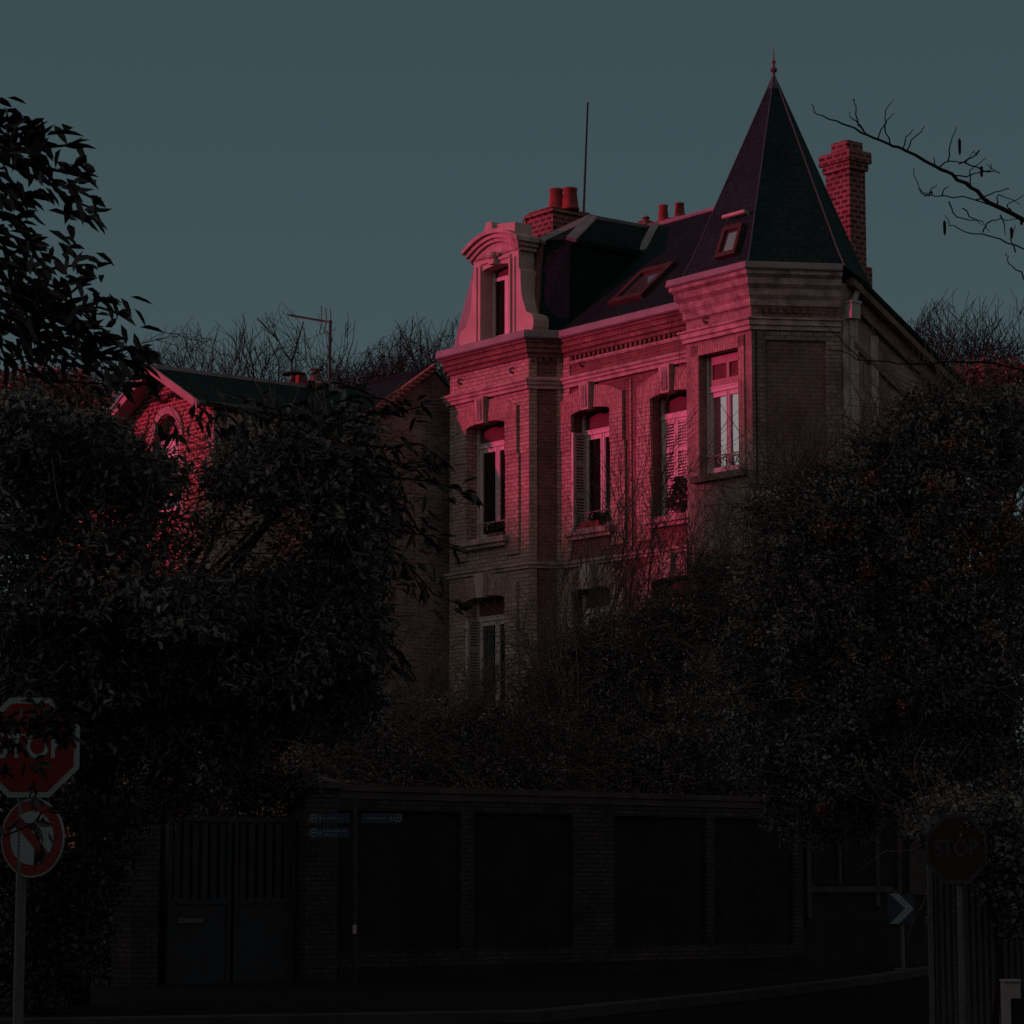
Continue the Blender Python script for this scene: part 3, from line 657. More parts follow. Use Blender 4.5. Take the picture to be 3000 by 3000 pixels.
ca, cb_, cd = qa[0], qb[0], qc[1]
mb = MB(); mb.box(ca, cb_, CN, cd, 12.6, zt1); mb.box(ca - .05, cb_ + .05, CN - .05, cd + .05, zt1, zt2); mb.box(ca - .10, cb_ + .10, CN - .10, cd + .10, zt2, zt3); mb.box(ca + .18, cb_ - .06, CN, cd, zt3, zt4)
zs_ = hpix(2490, 775, n=-CN)[2]; mb.box(ca, cb_ + .04, CN + .1, cd + .12, 12.6, zs_)
c2 = mb.build('chimney', 'chim', house)
# downpipe
mb = MB(); px_, py_ = GX + .07, GY + .24
mb.box(px_ - .13, px_ + .13, py_ - .12, py_ + .12, 12.45, 12.75); mb.box(px_ - .15, px_ + .15, py_ - .14, py_ + .14, 12.75, 12.80)
mb.tube((px_, py_, 0), (px_, py_, 12.45), .05, k=10)
for z in (3, 6, 8.6, 10.4, 12.1): mb.tube((px_, py_, z), (px_, py_, z + .06), .065, k=10)
mb.path([(px_ + .02, py_ + .05, 12.8), (px_ + .05, py_ + .1, 12.95), (px_, py_ + .25, 13.15)], .06, k=8)
mb.build('downpipe', 'pipe', house)

# antenna mast on the mansion roof
am = MB(); p0 = hpix(1709, 640, n=-2.7); p1 = hpix(1722, 300, n=-2.7)
am.tube(p0, p1, .028, .022, 6); am.tube((p0[0], p0[1], 14.5), p0, .03, k=6)
mst = empty('antenna_mast', P0, HRZ, 'thin black mast standing beside the red chimney pots on the mansion roof', 'antenna')
am.build('mast', 'blackiron', mst)
wm = MB(); wm.tube((p0[0] + .05, p0[1], p0[2] + .2), (p0[0] + .62, p0[1] - .1, 15.95), .006, k=4); wm.build('guy_wire', 'blackiron', mst)

# plant in front of window 3 and flower pots
def leaves(name, pos, dirs, L, Wd, m, parent=None, seed=0, fold=.25):
    rs = np.random.RandomState(seed); pos = np.asarray(pos); dirs = np.asarray(dirs); n = len(pos)
    dirs = dirs / (np.linalg.norm(dirs, axis=1, keepdims=True) + 1e-9)
    up = rs.normal(size=(n, 3)); up[:, 2] += 1.2; s = np.cross(dirs, up); s /= (np.linalg.norm(s, axis=1, keepdims=True) + 1e-9); u = np.cross(s, dirs)
    Lr = (L * rs.uniform(.6, 1.25, n))[:, None]; Wr = (Wd * rs.uniform(.7, 1.2, n))[:, None]
    V = np.zeros((n, 6, 3)); V[:, 0] = pos
    V[:, 1] = pos + dirs * Lr * .33 + s * Wr * .5 + u * Wr * fold; V[:, 2] = pos + dirs * Lr * .70 + s * Wr * .38 + u * (Wr * fold * .6 - Lr * .05)
    V[:, 3] = pos + dirs * Lr - u * Lr * .16
    V[:, 4] = pos + dirs * Lr * .70 - s * Wr * .38 + u * (Wr * fold * .6 - Lr * .05); V[:, 5] = pos + dirs * Lr * .33 - s * Wr * .5 + u * Wr * fold
    me = bpy.data.meshes.new(name); me.vertices.add(n * 6); me.vertices.foreach_set("co", V.ravel())
    idx = (np.arange(n)[:, None] * 6 + np.array([0, 1, 2, 3, 0, 3, 4, 5])).ravel()
    me.loops.add(n * 8); me.loops.foreach_set("vertex_index", idx)
    me.polygons.add(n * 2); me.polygons.foreach_set("loop_start", np.arange(n * 2) * 4); me.polygons.foreach_set("loop_total", np.full(n * 2, 4))
    me.update(calc_edges=True); me.materials.append(M[m])
    o = bpy.data.objects.new(name, me); SC.collection.objects.link(o)
    if parent is not None: o.parent = parent
    return o
def lw(u, n, z): return P0 + EX * u + NX * n + np.array([0, 0, z])
rs = np.random.RandomState(3)
pl = empty('potted_plant', lw(5.62, -.55, 8.92), HRZ, 'dark bushy potted plant on the sill before the closed louvred shutters', 'plant')
mb = MB(); mb.lathe((0, 0, 0), [(.09, 0), (.13, .2), (.14, .22), (.1, .2)], 12); mb.build('pot', 'darkstone', pl)
pos = []; dd = []
for i in range(420):
    h = rs.uniform(.12, .75); r = .42 * (1 - h / .85) * math.sqrt(rs.rand()); t = rs.rand() * 6.28
    pos.append((r * math.cos(t), r * math.sin(t) * .5, h)); dd.append((math.cos(t), math.sin(t), rs.uniform(-.9, .3)))
leaves('foliage', pos, dd, .14, .04, 'plantred', pl, 1)
fb = empty('flower_box', lw(2.95, -.62, 8.93), HRZ, 'red flower box on the sill of the window with one shutter open', 'planter')
mb = MB(); mb.box(-.5, .12, -.1, .08, 0, .13); mb.build('box', 'terracotta', fb)
pos = [(rs.uniform(-.2, .35), rs.uniform(-.06, .1), rs.uniform(.12, .30)) for _ in range(120)]; leaves('foliage', pos, rs.normal(size=(120, 3)), .1, .05, 'leafblack', fb, 2)
fb = empty('flower_box', lw(.12, .0, 8.93), HRZ, 'dark low plant behind the railing of the bay window', 'planter')
mb = MB(); mb.box(-.28, .28, .08, .25, 0, .12); mb.build('box', 'darkstone', fb)
pos = [(rs.uniform(-.25, .3), rs.uniform(.1, .2), rs.uniform(.1, .34)) for _ in range(150)]; leaves('foliage', pos, rs.normal(size=(150, 3)), .1, .05, 'leafblack', fb, 4)

# ================================================================== GABLED HOUSE (left wing and cross gable)
gh = empty('gabled_brick_house', P0, HRZ, 'lower brick house left of the mansion with pink gable and long slate roof', 'house')
XW = -2.0; YR, ZRD = 0.0, 12.92; ws = .711
def wz(y): return ZRD - ws * (YR - y)            # roof height over y (front is negative y)
mb = MB(); mb.add([(XW, 2.0, 0), (XW, -3.2, 0), (XW, -3.2, wz(-3.2) - .08), (XW, YR, ZRD - .08), (XW, 2.0, ZRD - .08 - 2.4 * ws)], [(0, 1, 2, 3, 4)])
mb.build('side_wall', 'oldbrick', gh)
FWF = Fr(0, -3.2, 1, 0); mb = MB()
wall(mb, FWF, -14, -7.2, 0, 10.5); wall(mb, FWF, -3.4, XW, 0, 10.5, [(-3.0, -2.4, 6.6, 8.4, .1)]); mb.build('front_wall', 'redbig', gh)
mb = MB(); mb.add([(-14, YR, ZRD), (XW - .02, YR, ZRD), (XW - .02, -3.4, wz(-3.4)), (-14, -3.4, wz(-3.4))], [(0, 1, 2, 3)])
mb.add([(-14, YR, ZRD), (XW - .02, YR, ZRD), (XW - .02, 3.0, ZRD - 3.4 * ws), (-14, 3.0, ZRD - 3.4 * ws)], [(3, 2, 1, 0)])
wr = mb.build('wing_roof', 'slate', gh)
mb = MB(); mb.hexa([(XW - .05, YR, ZRD + .10), (XW + .10, YR, ZRD + .10), (XW + .10, YR, ZRD - .06), (XW - .05, YR, ZRD - .06)],
                   [(XW - .05, -3.4, wz(-3.4) + .10), (XW + .10, -3.4, wz(-3.4) + .10), (XW + .10, -3.4, wz(-3.4) - .06), (XW - .05, -3.4, wz(-3.4) - .06)])
mb.build('verge_coping', 'redbig', gh)
mb = MB(); mb.tube((-14, YR, ZRD + .01), (XW, YR, ZRD + .01), .05, k=6); mb.build('ridge_cap', 'slate', wr)
# eave timbers catching light at the wing's corner
mb = MB()
for k in range(4): mb.hexa([(XW - .65 - .0, -3.40 - k * .16, 10.47 - k * .10), (XW, -3.40 - k * .16, 10.47 - k * .10), (XW, -3.52 - k * .16, 10.43 - k * .1), (XW - .65, -3.52 - k * .16, 10.43 - k * .1)],
                           [(XW - .65, -3.40 - k * .16, 10.42 - k * .1), (XW, -3.40 - k * .16, 10.42 - k * .1), (XW, -3.52 - k * .16, 10.38 - k * .1), (XW - .65, -3.52 - k * .16, 10.38 - k * .1)])
mb.build('eave_tiles', 'redbig', gh)
GC, GZ, GF = -5.40, 12.86, -5.25; HW = 2.02; GS = .52
GW = Fr(0, -4.80, 1, 0)
mb = MB(); K = 1
gr = GC + 2.03; gl_ = GC - 1.98
def gz(x): return GZ - .10 - GS * abs(x - GC)
oa, ob = -5.85, -4.80
mb.add([GW.pt(gl_, 0, 0), GW.pt(oa, 0, 0), GW.pt(oa, 0, gz(oa)), GW.pt(gl_, 0, gz(gl_))], [(0, 1, 2, 3)])
mb.add([GW.pt(ob, 0, 0), GW.pt(gr, 0, 0), GW.pt(gr, 0, gz(gr)), GW.pt(ob, 0, gz(ob))], [(0, 1, 2, 3)])
K = 14
for i in range(K):
    p, q = oa + (ob - oa) * i / K, oa + (ob - oa) * (i + 1) / K
    fa = lambda x: 11.3 + .50 * math.sqrt(max(0, 1 - ((x - (oa + ob) / 2) / ((ob - oa) / 2)) ** 2))
    mb.add([GW.pt(p, 0, fa(p)), GW.pt(q, 0, fa(q)), GW.pt(q, 0, gz(q)), GW.pt(p, 0, gz(p))], [(0, 1, 2, 3)])
    mb.add([GW.pt(p, 0, fa(p)), GW.pt(q, 0, fa(q)), GW.pt(q, -.25, fa(q)), GW.pt(p, -.25, fa(p))], [(0, 1, 2, 3)])
    mb.add([GW.pt(p, -.25, 0), GW.pt(q, -.25, 0), GW.pt(q, -.25, fa(q)), GW.pt(p, -.25, fa(p))], [(0, 1, 2, 3)])
mb.build('gable_wall', 'redbig', gh)
mb = MB(); fbox(mb, GW, gr - .26, gr + .02, -.0, .04, 0, gz(gr) - .05)
fbox(mb, GW, ob + .02, ob + .22, 0, .03, 9.5, 10.9)
mb.add([(gr, -4.80, 0), (gr, -3.2, 0), (gr, -3.2, 11.65), (gr, -4.80, 11.65)], [(0, 1, 2, 3)])
mb.build('quoin', 'pale', gh)
mb = MB(); K = 16; c0 = (oa + ob) / 2
for i in range(K):
    t0_, t1_ = math.pi * i / K, math.pi * (i + 1) / K
    ri, ro = .54, .70
    mb.hexa([GW.pt(c0 + r * math.cos(t), .05, 11.3 + r * math.sin(t)) for r, t in ((ri, t0_), (ro, t0_), (ro, t1_), (ri, t1_))],
            [GW.pt(c0 + r * math.cos(t), 0, 11.3 + r * math.sin(t)) for r, t in ((ri, t0_), (ro, t0_), (ro, t1_), (ri, t1_))])
mb.build('round_arch', 'stone', gh)
mb = MB(); fbox(mb, GW, oa + .02, ob - .02, -.20, -.12, 9.7, 11.3); gw = mb.build('arched_window', 'white', gh)
mb = MB(); fbox(mb, GW, oa + .10, c0 - .05, -.13, -.115, 9.8, 10.9); fbox(mb, GW, c0 + .05, ob - .1, -.13, -.115, 9.8, 10.9); mb.build('pane', 'glass', gw)
# lace of timber work in the gable point
mb = MB(); x = GC - .45
while x < GC + .95:
    mb.lathe(GW.pt(x, .06, 12.17 - .05 * math.sin(x * 9)), [(.01, -.05), (.05, 0), (.01, .05)], 6); x += .11
fbox(mb, GW, GC - .5, GC + .8, .02, .05, 12.26, 12.30); mb.build('carved_frieze', 'wood', gh)
# gable roof
yb = lambda x: YR - (ZRD - (GZ - GS * abs(x - GC))) / ws
mb = MB(); th = .09
for sg in (1, -1):
    e = GC + sg * HW; ez = GZ - GS * HW; yv = YR - (ZRD - ez) / ws; yr_ = YR - (ZRD - GZ) / ws
    P = [(GC, GF, GZ), (e, GF, ez), (e, yv, ez), (GC, yr_, GZ)]
    mb.add(P, [(0, 1, 2, 3)])
g_roof = mb.build('gable_roof', 'slate', gh)
mb = MB()
for sg in (1, -1):
    e = GC + sg * (HW + .0); ez = GZ - GS * HW
    mb.add([(GC, GF + .02, GZ - th), (e, GF + .02, ez - th), (e, -4.82, ez - th), (GC, -4.82, GZ - th)], [(0, 1, 2, 3)])
mb.build('soffit', 'soffit', g_roof)
mb = MB()
for sg in (1, -1):
    e = GC + sg * (HW + .04); ez = GZ - GS * (HW + .04)
    mb.hexa([(GC, GF - .03, GZ + .05), (e, GF - .03, ez + .05), (e, GF - .03, ez - .13), (GC, GF - .03, GZ - .14)],
            [(GC, GF + .02, GZ + .05), (e, GF + .02, ez + .05), (e, GF + .02, ez - .13), (GC, GF + .02, GZ - .14)])
mb.build('bargeboard', 'soffit', g_roof)
flash((GC, GF, GZ + .02), (GC, YR - .15, GZ + .02), .14, 'zinc', g_roof, (0, 0, 1), 'ridge_cap')
flash((GC, YR - .12, GZ - .0), (GC + HW, YR - (ZRD - (GZ - GS * HW)) / ws, GZ - GS * HW), .22, 'zincdark', g_roof, (.3, -.5, .8), 'valley_flashing')
mb = MB(); e = GC + HW; ez = GZ - GS * HW
mb.tube((e + .04, GF, ez - .03), (e + .04, -3.2, ez - .03), .06, k=8); mb.build('gutter', 'zincdark', g_roof); mb = MB(); mb.tube((GC - HW - .04, GF, ez - .03), (GC - HW - .04, -3.5, ez - .03), .05, k=8); mb.build('gutter', 'zincdark', g_roof)
# left eave fascia that reads grey
flash((GC, GF - .04, GZ + .07), (GC - HW - .04, GF - .04, GZ - GS * (HW + .04) + .07), .06, 'zinc', g_roof, (0, -1, .2), 'verge_strip')
# chimney with cowls behind the gable ridge
cp = hpix(890, 1130, n=.9)
mb = MB(); mb.box(cp[0] - 1.7, cp[0] + .6, cp[1] - .25, cp[1] + .25, 11.5, cp[2] + .02); gc = mb.build('chimney', 'darkbrick', gh)
q = hpix(862, 1130, n=.9); mb = MB(); mb.lathe((q[0], q[1], q[2] - .05), [(.16, 0), (.14, .12), (.10, .2), (.10, .30), (.30, .31), (.22, .36), (.05, .40)], 10); mb.build('chimney_cowl', 'blackiron', gc)
mb = MB(); mb.box(q[0] + .2, q[0] + .34, q[1] - .1, q[1] + .1, q[2] - .1, q[2] + .2); mb.build('chimney_vent', 'terracotta', gc)
q = hpix(925, 1135, n=.9); mb = MB(); mb.lathe((q[0], q[1], q[2] - .05), [(.14, 0), (.14, .18), (.13, .30), (.08, .36), (.08, .44), (.15, .45), (.15, .47), (.02, .48)], 12); mb.build('chimney_pot', 'darkstone', gc)
mb = MB(); mb.lathe((q[0], q[1], q[2] - .05), [(.145, .14), (.145, .17)], 12); mb.build('white_band', 'white', gc)
# television antenna on the ridge
ta = empty('television_antenna', P0, HRZ, 'rooftop television aerial on a thin pole above the long slate roof', 'antenna')
a_ = hpix(965, 1160, n=.4); b_ = hpix(968, 938, n=.4); c_ = hpix(850, 924, n=.4)
mb = MB(); mb.tube(a_, b_, .034, k=6); mb.tube((a_[0], a_[1], 11.8), a_, .034, k=6); mb.build('pole', 'blackiron', ta)
mb = MB(); bt = Vector(hpix(972, 945, n=.4)); ct = Vector(c_); mb.tube(bt, ct, .026, k=5)
for i in range(16):
    p = bt.lerp(ct, .2 + .8 * i / 15); mb.tube(p + Vector((.0, -.09, .02)), p + Vector((0, .09, -.02)), .014, k=4)
for i, (dx, dz) in enumerate(((0, .33), (.0, .36), (.0, .38))):
    p = bt.lerp(ct, .02 + .11 * i); mb.tube(p, p + Vector((-.10, .05, dz)), .012, k=4); mb.tube(p, p + Vector((-.16, .05, -dz * .7)), .012, k=4)
mb.build('boom', 'blackiron', ta)

# ================================================================== STREET WALL, GATE, PILLARS
WD = np.array([.766, .643, 0]); WN = np.array([.643, -.766, 0]); WP = np.array([1.153, 47.5, 0]); WRZ = math.atan2(WD[1], WD[0])
def wpx(x):                                      # distance along the wall line of a photo column
    k = (x - 1500) / FPX; return (k * WP[1] - WP[0]) / (WD[0] - k * WD[1])
def wz_(x, y): d = ray(x, y); t = np.dot(WP - EYE, WN) / np.dot(d, WN); return (EYE + d * t)[2]
sw = empty('garden_wall', WP, WRZ, 'long dark brick garden wall with sunken panels below the shrubs', 'wall')
WF = Fr(0, 0, 1, 0); S0 = wpx(985); S1 = wpx(2336); ZT = 3.05
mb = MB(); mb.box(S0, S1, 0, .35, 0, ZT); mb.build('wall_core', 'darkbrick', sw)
mb = MB()
z0p, z1p = .55, 2.75
fbox(mb, WF, S0, S1, 0.002, .07, z1p, ZT - .01); fbox(mb, WF, S0, S1, .002, .07, .12, z0p)
for a, b in ((1345, 1380), (1670, 1790), (2058, 2080), (2310, 2336)): fbox(mb, WF, wpx(a), wpx(b), .002, .07, z0p, z1p)
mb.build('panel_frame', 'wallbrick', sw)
mb = MB(); fbox(mb, WF, S0 - .05, S1 + .05, -.40, .12, ZT, ZT + .09); fbox(mb, WF, S0, S1, 0, .09, ZT - .12, ZT - .001); mb.build('coping', 'render', sw)
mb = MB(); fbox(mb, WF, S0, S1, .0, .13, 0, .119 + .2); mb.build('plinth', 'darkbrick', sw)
def pillar(x0, x1, ht, label, m='wallbrick'):
    a, b = wpx(x0), wpx(x1); o = empty('gate_pillar', WP + WD * (a + b) / 2, WRZ, label, 'pillar', 'brick pillars beside the blue gate'); h = (b - a) / 2
    mb = MB(); mb.box(-h, h, -.12, .42, 0, ht); mb.build('shaft', m, o)
    mb = MB(); mb.box(-h - .05, h + .05, -.17, .47, ht, ht + .10); mb.hexa([(-h - .05, -.17, ht + .10), (h + .05, -.17, ht + .10), (h + .05, .47, ht + .10), (-h - .05, .47, ht + .10)], [(-h * .3, .1, ht + .22), (h * .3, .1, ht + .22), (h * .3, .2, ht + .22), (-h * .3, .2, ht + .22)])
    mb.build('cap', 'render', o); return o
pillar(888, 980, 3.08, 'tall brick gate pillar at the right of the blue gate')
pillar(385, 462, 2.9, 'brick gate pillar at the left of the blue gate, half grown over')
ga, gb_ = wpx(505), wpx(884)
gt_ = empty('metal_gate', WP + WD * ga, WRZ, 'blue double gate of vertical boards between two brick pillars', 'gate')
gw_ = gb_ - ga
for li in (0, 1):
    a = .03 + li * gw_ / 2; b = a + gw_ / 2 - .06
    mb = MB(); mb.box(a, b, .10, .15, .15, 1.30); mb.box(a, a + .07, .08, .17, .12, 2.62); mb.box(b - .07, b, .08, .17, .12, 2.62)
    mb.box(a + .07, b - .07, .085, .165, 1.301, 1.38); mb.box(a + .07, b - .07, .085, .165, 2.54, 2.62); mb.box(a + .07, b - .07, .085, .165, .10, .149)
    x = a + .12
    while x < b - .16: mb.box(x, x + .105, .11, .14, 1.38, 2.54); x += .165
    lf = mb.build('gate_leaf', 'gateblue', gt_)
    if li == 0: mb = MB(); mb.box(b - .95, b - .5, .08, .10, 1.02, 1.09); mb.build('letter_slot', 'galv', lf)
mb = MB(); mb.box(.02, gw_ - .02, .30, .34, 0, 2.6); mb.build('gap_shade_sheet', 'signblack', gt_)  # dark sheet added so the gaps between the bars read as shade
# house number plate
pp = at(369, 2392, 44.4); npl = empty('house_number_plate', pp, 0, 'small enamel plate with white number 40 at the left of the gate', 'sign')
mb = MB(); mb.box(-.13, .13, 0, .012, -.09, .09); mb.build('plate', 'signblue', npl)
def text(s, size, loc, m, parent, name='lettering', ext=.002, sx=1.0, bold=0.0):
    c = bpy.data.curves.new(name, 'FONT'); c.body = s; c.size = size; c.extrude = ext; c.align_x = 'CENTER'; c.align_y = 'CENTER'; c.offset = bold
    c.materials.append(M[m]); tmp = bpy.data.objects.new('tmp', c); SC.collection.objects.link(tmp); dg = bpy.context.evaluated_depsgraph_get()
    me = bpy.data.meshes.new_from_object(tmp.evaluated_get(dg)); bpy.data.objects.remove(tmp); o = bpy.data.objects.new(name, me); SC.collection.objects.link(o); o.parent = parent
    o.location = loc; o.rotation_euler = (math.pi / 2, 0, 0); o.scale = (sx, 1, 1); return o
text('40', .19, (0, -.004, 0), 'signtext', npl, bold=.004)
ps = empty('plate_post', (pp[0], pp[1] + .08, 0), 0, 'ivy-hidden timber post carrying the number 40 plate', 'post')
mb = MB(); mb.box(-.06, .06, -.05, .05, 0, pp[2] + .15); mb.build('timber', 'darkbark', ps)

# small building details at the far right of the wall
rb = empty('gate_lodge', WP, WRZ, 'dark narrow-windowed lodge at the far right end of the garden wall', 'building')
l0, l1 = wpx(2338), wpx(2900)
mb = MB(); fbox(mb, WF, l0, l1, -3, 0, 0, 4.6); mb.build('wall', 'darkrender', rb)
mb = MB()
for a, b, z0, z1 in ((2352, 2364, 1.0, 2.75), (2444, 2452, 1.6, 2.9), (2552, 2562, 1.2, 2.9), (2616, 2626, 1.3, 3.9), (2650, 2700, 1.4, 4.3), (2706, 2712, 1.5, 4.0), (2600, 2612, .9, 1.5)): fbox(mb, WF, wpx(a), wpx(b), .003, .06, z0, z1)
mb.build('pilaster', 'lodgetrim', rb)
mb = MB(); fbox(mb, WF, wpx(2365), wpx(2600), .002, .05, 1.45, 1.56); mb.build('sill_band', 'lodgetrim', rb)
for a, b in ((2375, 2435), (2462, 2540)):
    mb = MB(); fbox(mb, WF, wpx(a), wpx(b), .002, .02, 1.6, 2.9); mb.build('window', 'lodgeglass', rb)
mb = MB(); fbox(mb, WF, l0 - .1, l1 + .1, -3.1, .25, 4.6, 4.75); mb.build('roof', 'slate', rb)

# ================================================================== SIGNS
def octa(r, rot=math.pi / 8): return [(r * math.cos(rot + i * math.pi / 4), r * math.sin(rot + i * math.pi / 4)) for i in range(8)]
def plate(mb, pts, y0, y1): mb.hexa([(x, y0, z) for x, z in pts], [(x, y1, z) for x, z in pts])
def stop_sign(c, dia, yaw, label, red, white, poletop, poleoff, tilt=0, polem='galv'):
    o = empty('stop_sign', (c[0], c[1], 0), yaw, label, 'traffic sign'); z = c[2]; R_ = dia / 2 / math.cos(math.pi / 8)
    mb = MB(); plate(mb, [(x, z + y) for x, y in octa(R_)], -.012, 0); mb.build('border', white, o)
    mb = MB(); plate(mb, [(x, z + y) for x, y in octa(R_ * .885)], -.016, -.0125); mb.build('panel', red, o)
    text('STOP', dia * .34, (0, -.018, z), white, o, bold=dia * .006, sx=.86)
    mb = MB(); mb.path([(poleoff + tilt * (z - 0), .06, -.02), (poleoff, .06, poletop)], .042, k=8); mb.box(-.2, .2, .005, .03, z - .03, z + .03); mb.build('pole', polem, o)
    return o
s1 = at(87, 2190, 22.7)
st = stop_sign(s1, .80, math.radians(4), 'large red STOP sign at left half hidden by leaves, above a round sign', 'signred', 'signwhite', s1[2] + .3, -.05)
c = at(97, 2455, 22.68); ns = empty('no_left_turn_sign', (c[0], c[1], c[2]), math.radians(-28), 'round red-rimmed no left turn sign below the STOP sign', 'traffic sign')
def disc(r, k=40): return [(r * math.cos(2 * math.pi * i / k), r * math.sin(2 * math.pi * i / k)) for i in range(k)]
mb = MB(); plate(mb, disc(.315), -.012, 0); mb.build('rim', 'signwhite', ns)
mb = MB(); plate(mb, disc(.300), -.015, -.0125); mb.build('red_ring', 'signred', ns)
mb = MB(); plate(mb, disc(.215), -.018, -.0155); mb.build('white_face', 'signwhite', ns)
mb = MB(); y0, y1 = -.021, -.0185
plate(mb, [(.03, -.19), (.085, -.19), (.085, .03), (.03, .03)], y0, y1)
arc = [(.0575 + -.06 + .0875 * math.cos(t) - .0, .03 + .0875 * math.sin(t)) for t in [i * math.pi / 12 for i in range(7)]]
arci = [(.0575 - .06 + .0325 * math.cos(t), .03 + .0325 * math.sin(t)) for t in [i * math.pi / 12 for i in range(7)]]
for i in range(6): plate(mb, [arc[i], arc[i + 1], arci[i + 1], arci[i]], y0, y1)
plate(mb, [(-.0, .0625), (-.0, .1175), (-.09, .1175), (-.09, .0625)], y0, y1); plate(mb, [(-.08, .04), (-.08, .145), (-.175, .09)], y0, y1)
mb.build('arrow', 'signblack', ns)
mb = MB(); d_ = .215 * .97; s_ = .026
plate(mb, [(-d_ * .707 - s_, d_ * .707 - s_), (-d_ * .707 + s_, d_ * .707 + s_), (d_ * .707 + s_, -d_ * .707 + s_), (d_ * .707 - s_, -d_ * .707 - s_)], -.0235, -.0215); mb.build('red_slash', 'signred', ns)
mb = MB(); mb.box(-.12, .12, .003, .03, -.02, .02); mb.build('bracket', 'galv', ns)
s2 = at(2803, 2487, 30.0)
stop_sign(s2, .73, math.radians(-36), 'dark STOP sign at right in front of the ribbed fence', 'signreddark', 'signgreydark', s2[2] + .2, .0, .0, 'galv')
# chevron marker
c = at(2640, 2662, 49.5); cv = empty('chevron_sign', (c[0], c[1], 0), 0, 'small blue square sign with white chevron pointing right', 'traffic sign')
hw, hh = .235, .262; z = c[2]
mb = MB(); plate(mb, [(-hw, z - hh), (hw, z - hh), (hw, z + hh), (-hw, z + hh)], -.012, 0); mb.build('panel', 'signblue', cv)
mb = MB()
plate(mb, [(-hw + .03, z + hh - .0), (-hw + .19, z + hh), (hw - .01, z), (hw - .17, z)], -.016, -.0125); plate(mb, [(hw - .17, z), (hw - .01, z), (-hw + .19, z - hh), (-hw + .03, z - hh)], -.016, -.0125)
mb.build('chevron', 'signwhite', cv)
mb = MB(); mb.tube((.02, .05, 0), (.02, .05, z + .2), .035, k=8); mb.build('post', 'galv', cv)
mb = MB(); mb.box(-.12, .16, -.05, .15, .12, .15); mb.build('base', 'galv', cv)
# direction sign post
dpY = 43.2; c = at(1042, 2400, dpY); dp = empty('direction_sign_post', (c[0], c[1], 0), 0, 'black post with three small blue direction signs before the garden wall', 'sign post')
mb = MB(); mb.tube((0, 0, 0), (0, 0, at(1042, 2335, dpY)[2]), .036, k=10); mb.build('pole', 'blackiron', dp)
q = at(1042, 2722, dpY); mb = MB(); mb.box(-.03, .03, -.045, -.038, q[2] - .065, q[2] + .065); mb.build('sticker', 'offwhite', dp)
def dirsign(x0, x1, yc, left, rows):
    a = at(x0, yc, dpY); b = at(x1, yc, dpY); X0, X1 = a[0] - c[0], b[0] - c[0]; z = a[2]; h = .075
    mb = MB(); mb.box(X0, X1, -.05, -.035, z - h, z + h); s = mb.build('direction_sign', 'signblue', dp)
    mb = MB(); ex = X0 + .075 if left else X1 - .075; sg = -1 if left else 1; K = 20
    for i in range(K):
        t0_, t1_ = 2 * math.pi * i / K, 2 * math.pi * (i + 1) / K
        plate(mb, [(ex + r * math.cos(t), z + r * math.sin(t)) for r, t in ((.045, t0_), (.06, t0_), (.06, t1_), (.045, t1_))], -.054, -.0505)
    plate(mb, [(ex - sg * .03, z - .006), (ex + sg * .0, z - .006), (ex + sg * .0, z + .006), (ex - sg * .03, z + .006)], -.054, -.0505)
    plate(mb, [(ex, z - .022), (ex + sg * .034, z), (ex, z + .022)], -.054, -.0505)
    px2 = ex - sg * .10; mb.lathe((px2, -.052, z + .035), [(.004, -.008), (.010, 0), (.004, .008)], 8); plate(mb, [(px2 - .010, z + .024), (px2 + .010, z + .024), (px2 + .018, z - .045), (px2 + .004, z - .02), (px2 - .012, z - .045)], -.054, -.0505)
    for dz, L in rows:                           # small lettering, too small to read in the place
        xx = px2 - sg * .05; n = int(L / .022)
        for i in range(n):
            if R.random() < .15: continue
            x_ = xx - sg * i * .022; hh_ = R.choice([.010, .010, .015])
            plate(mb, [(x_ - .007, z + dz - .010), (x_ + .007, z + dz - .010), (x_ + .007, z + dz + hh_), (x_ - .007, z + dz + hh_)], -.053, -.0505)
    mb.build('symbols', 'signtext', s)
dirsign(905, 1025, 2397, True, [(0, .26)]); dirsign(905, 1025, 2440, True, [(.025, .36), (-.035, .22)]); dirsign(1060, 1180, 2397, False, [(0, .34)])

# ribbed metal fence, cabinet
fo = at(2735, 2800, 31.0); fn = empty('ribbed_metal_fence', (fo[0], fo[1], 0), math.radians(-3), 'pale vertical ribbed sheet metal fence at the right edge', 'fence')
mb = MB(); x = 0; pts = []
while x < 4.0: pts += [(x, 0), (x + .018, -.028), (x + .042, -.028), (x + .06, 0)]; x += .068
for (xa, ya), (xb, yb_) in zip(pts, pts[1:]): mb.add([(xa, ya, 0), (xb, yb_, 0), (xb, yb_, 2.25), (xa, ya, 2.25)], [(0, 1, 2, 3)])
mb.add([(0, .05, 0), (4, .05, 0), (4, .05, 2.25), (0, .05, 2.25)], [(3, 2, 1, 0)]); mb.build('ribbed_sheet', 'fence', fn)
mb = MB(); mb.box(-.05, 0, -.05, .06, 0, 2.3); mb.box(2.0, 2.05, .05, .1, 0, 2.3); mb.build('post', 'galv', fn)
mb = MB(); mb.box(-.05, 4, -.04, .06, 2.25, 2.30); mb.build('rail', 'galv', fn)
mb = MB(); mb.box(-.075, -.05, -.03, .03, 1.16, 1.26); mb.build('lock', 'galv', fn)
co = at(2960, 2900, 29.6); cb = empty('utility_cabinet', (co[0], co[1], 0), 0, 'white utility cabinet with dark open front at the foot of the ribbed fence', 'cabinet')
zt = at(2960, 2875, 29.6)[2]
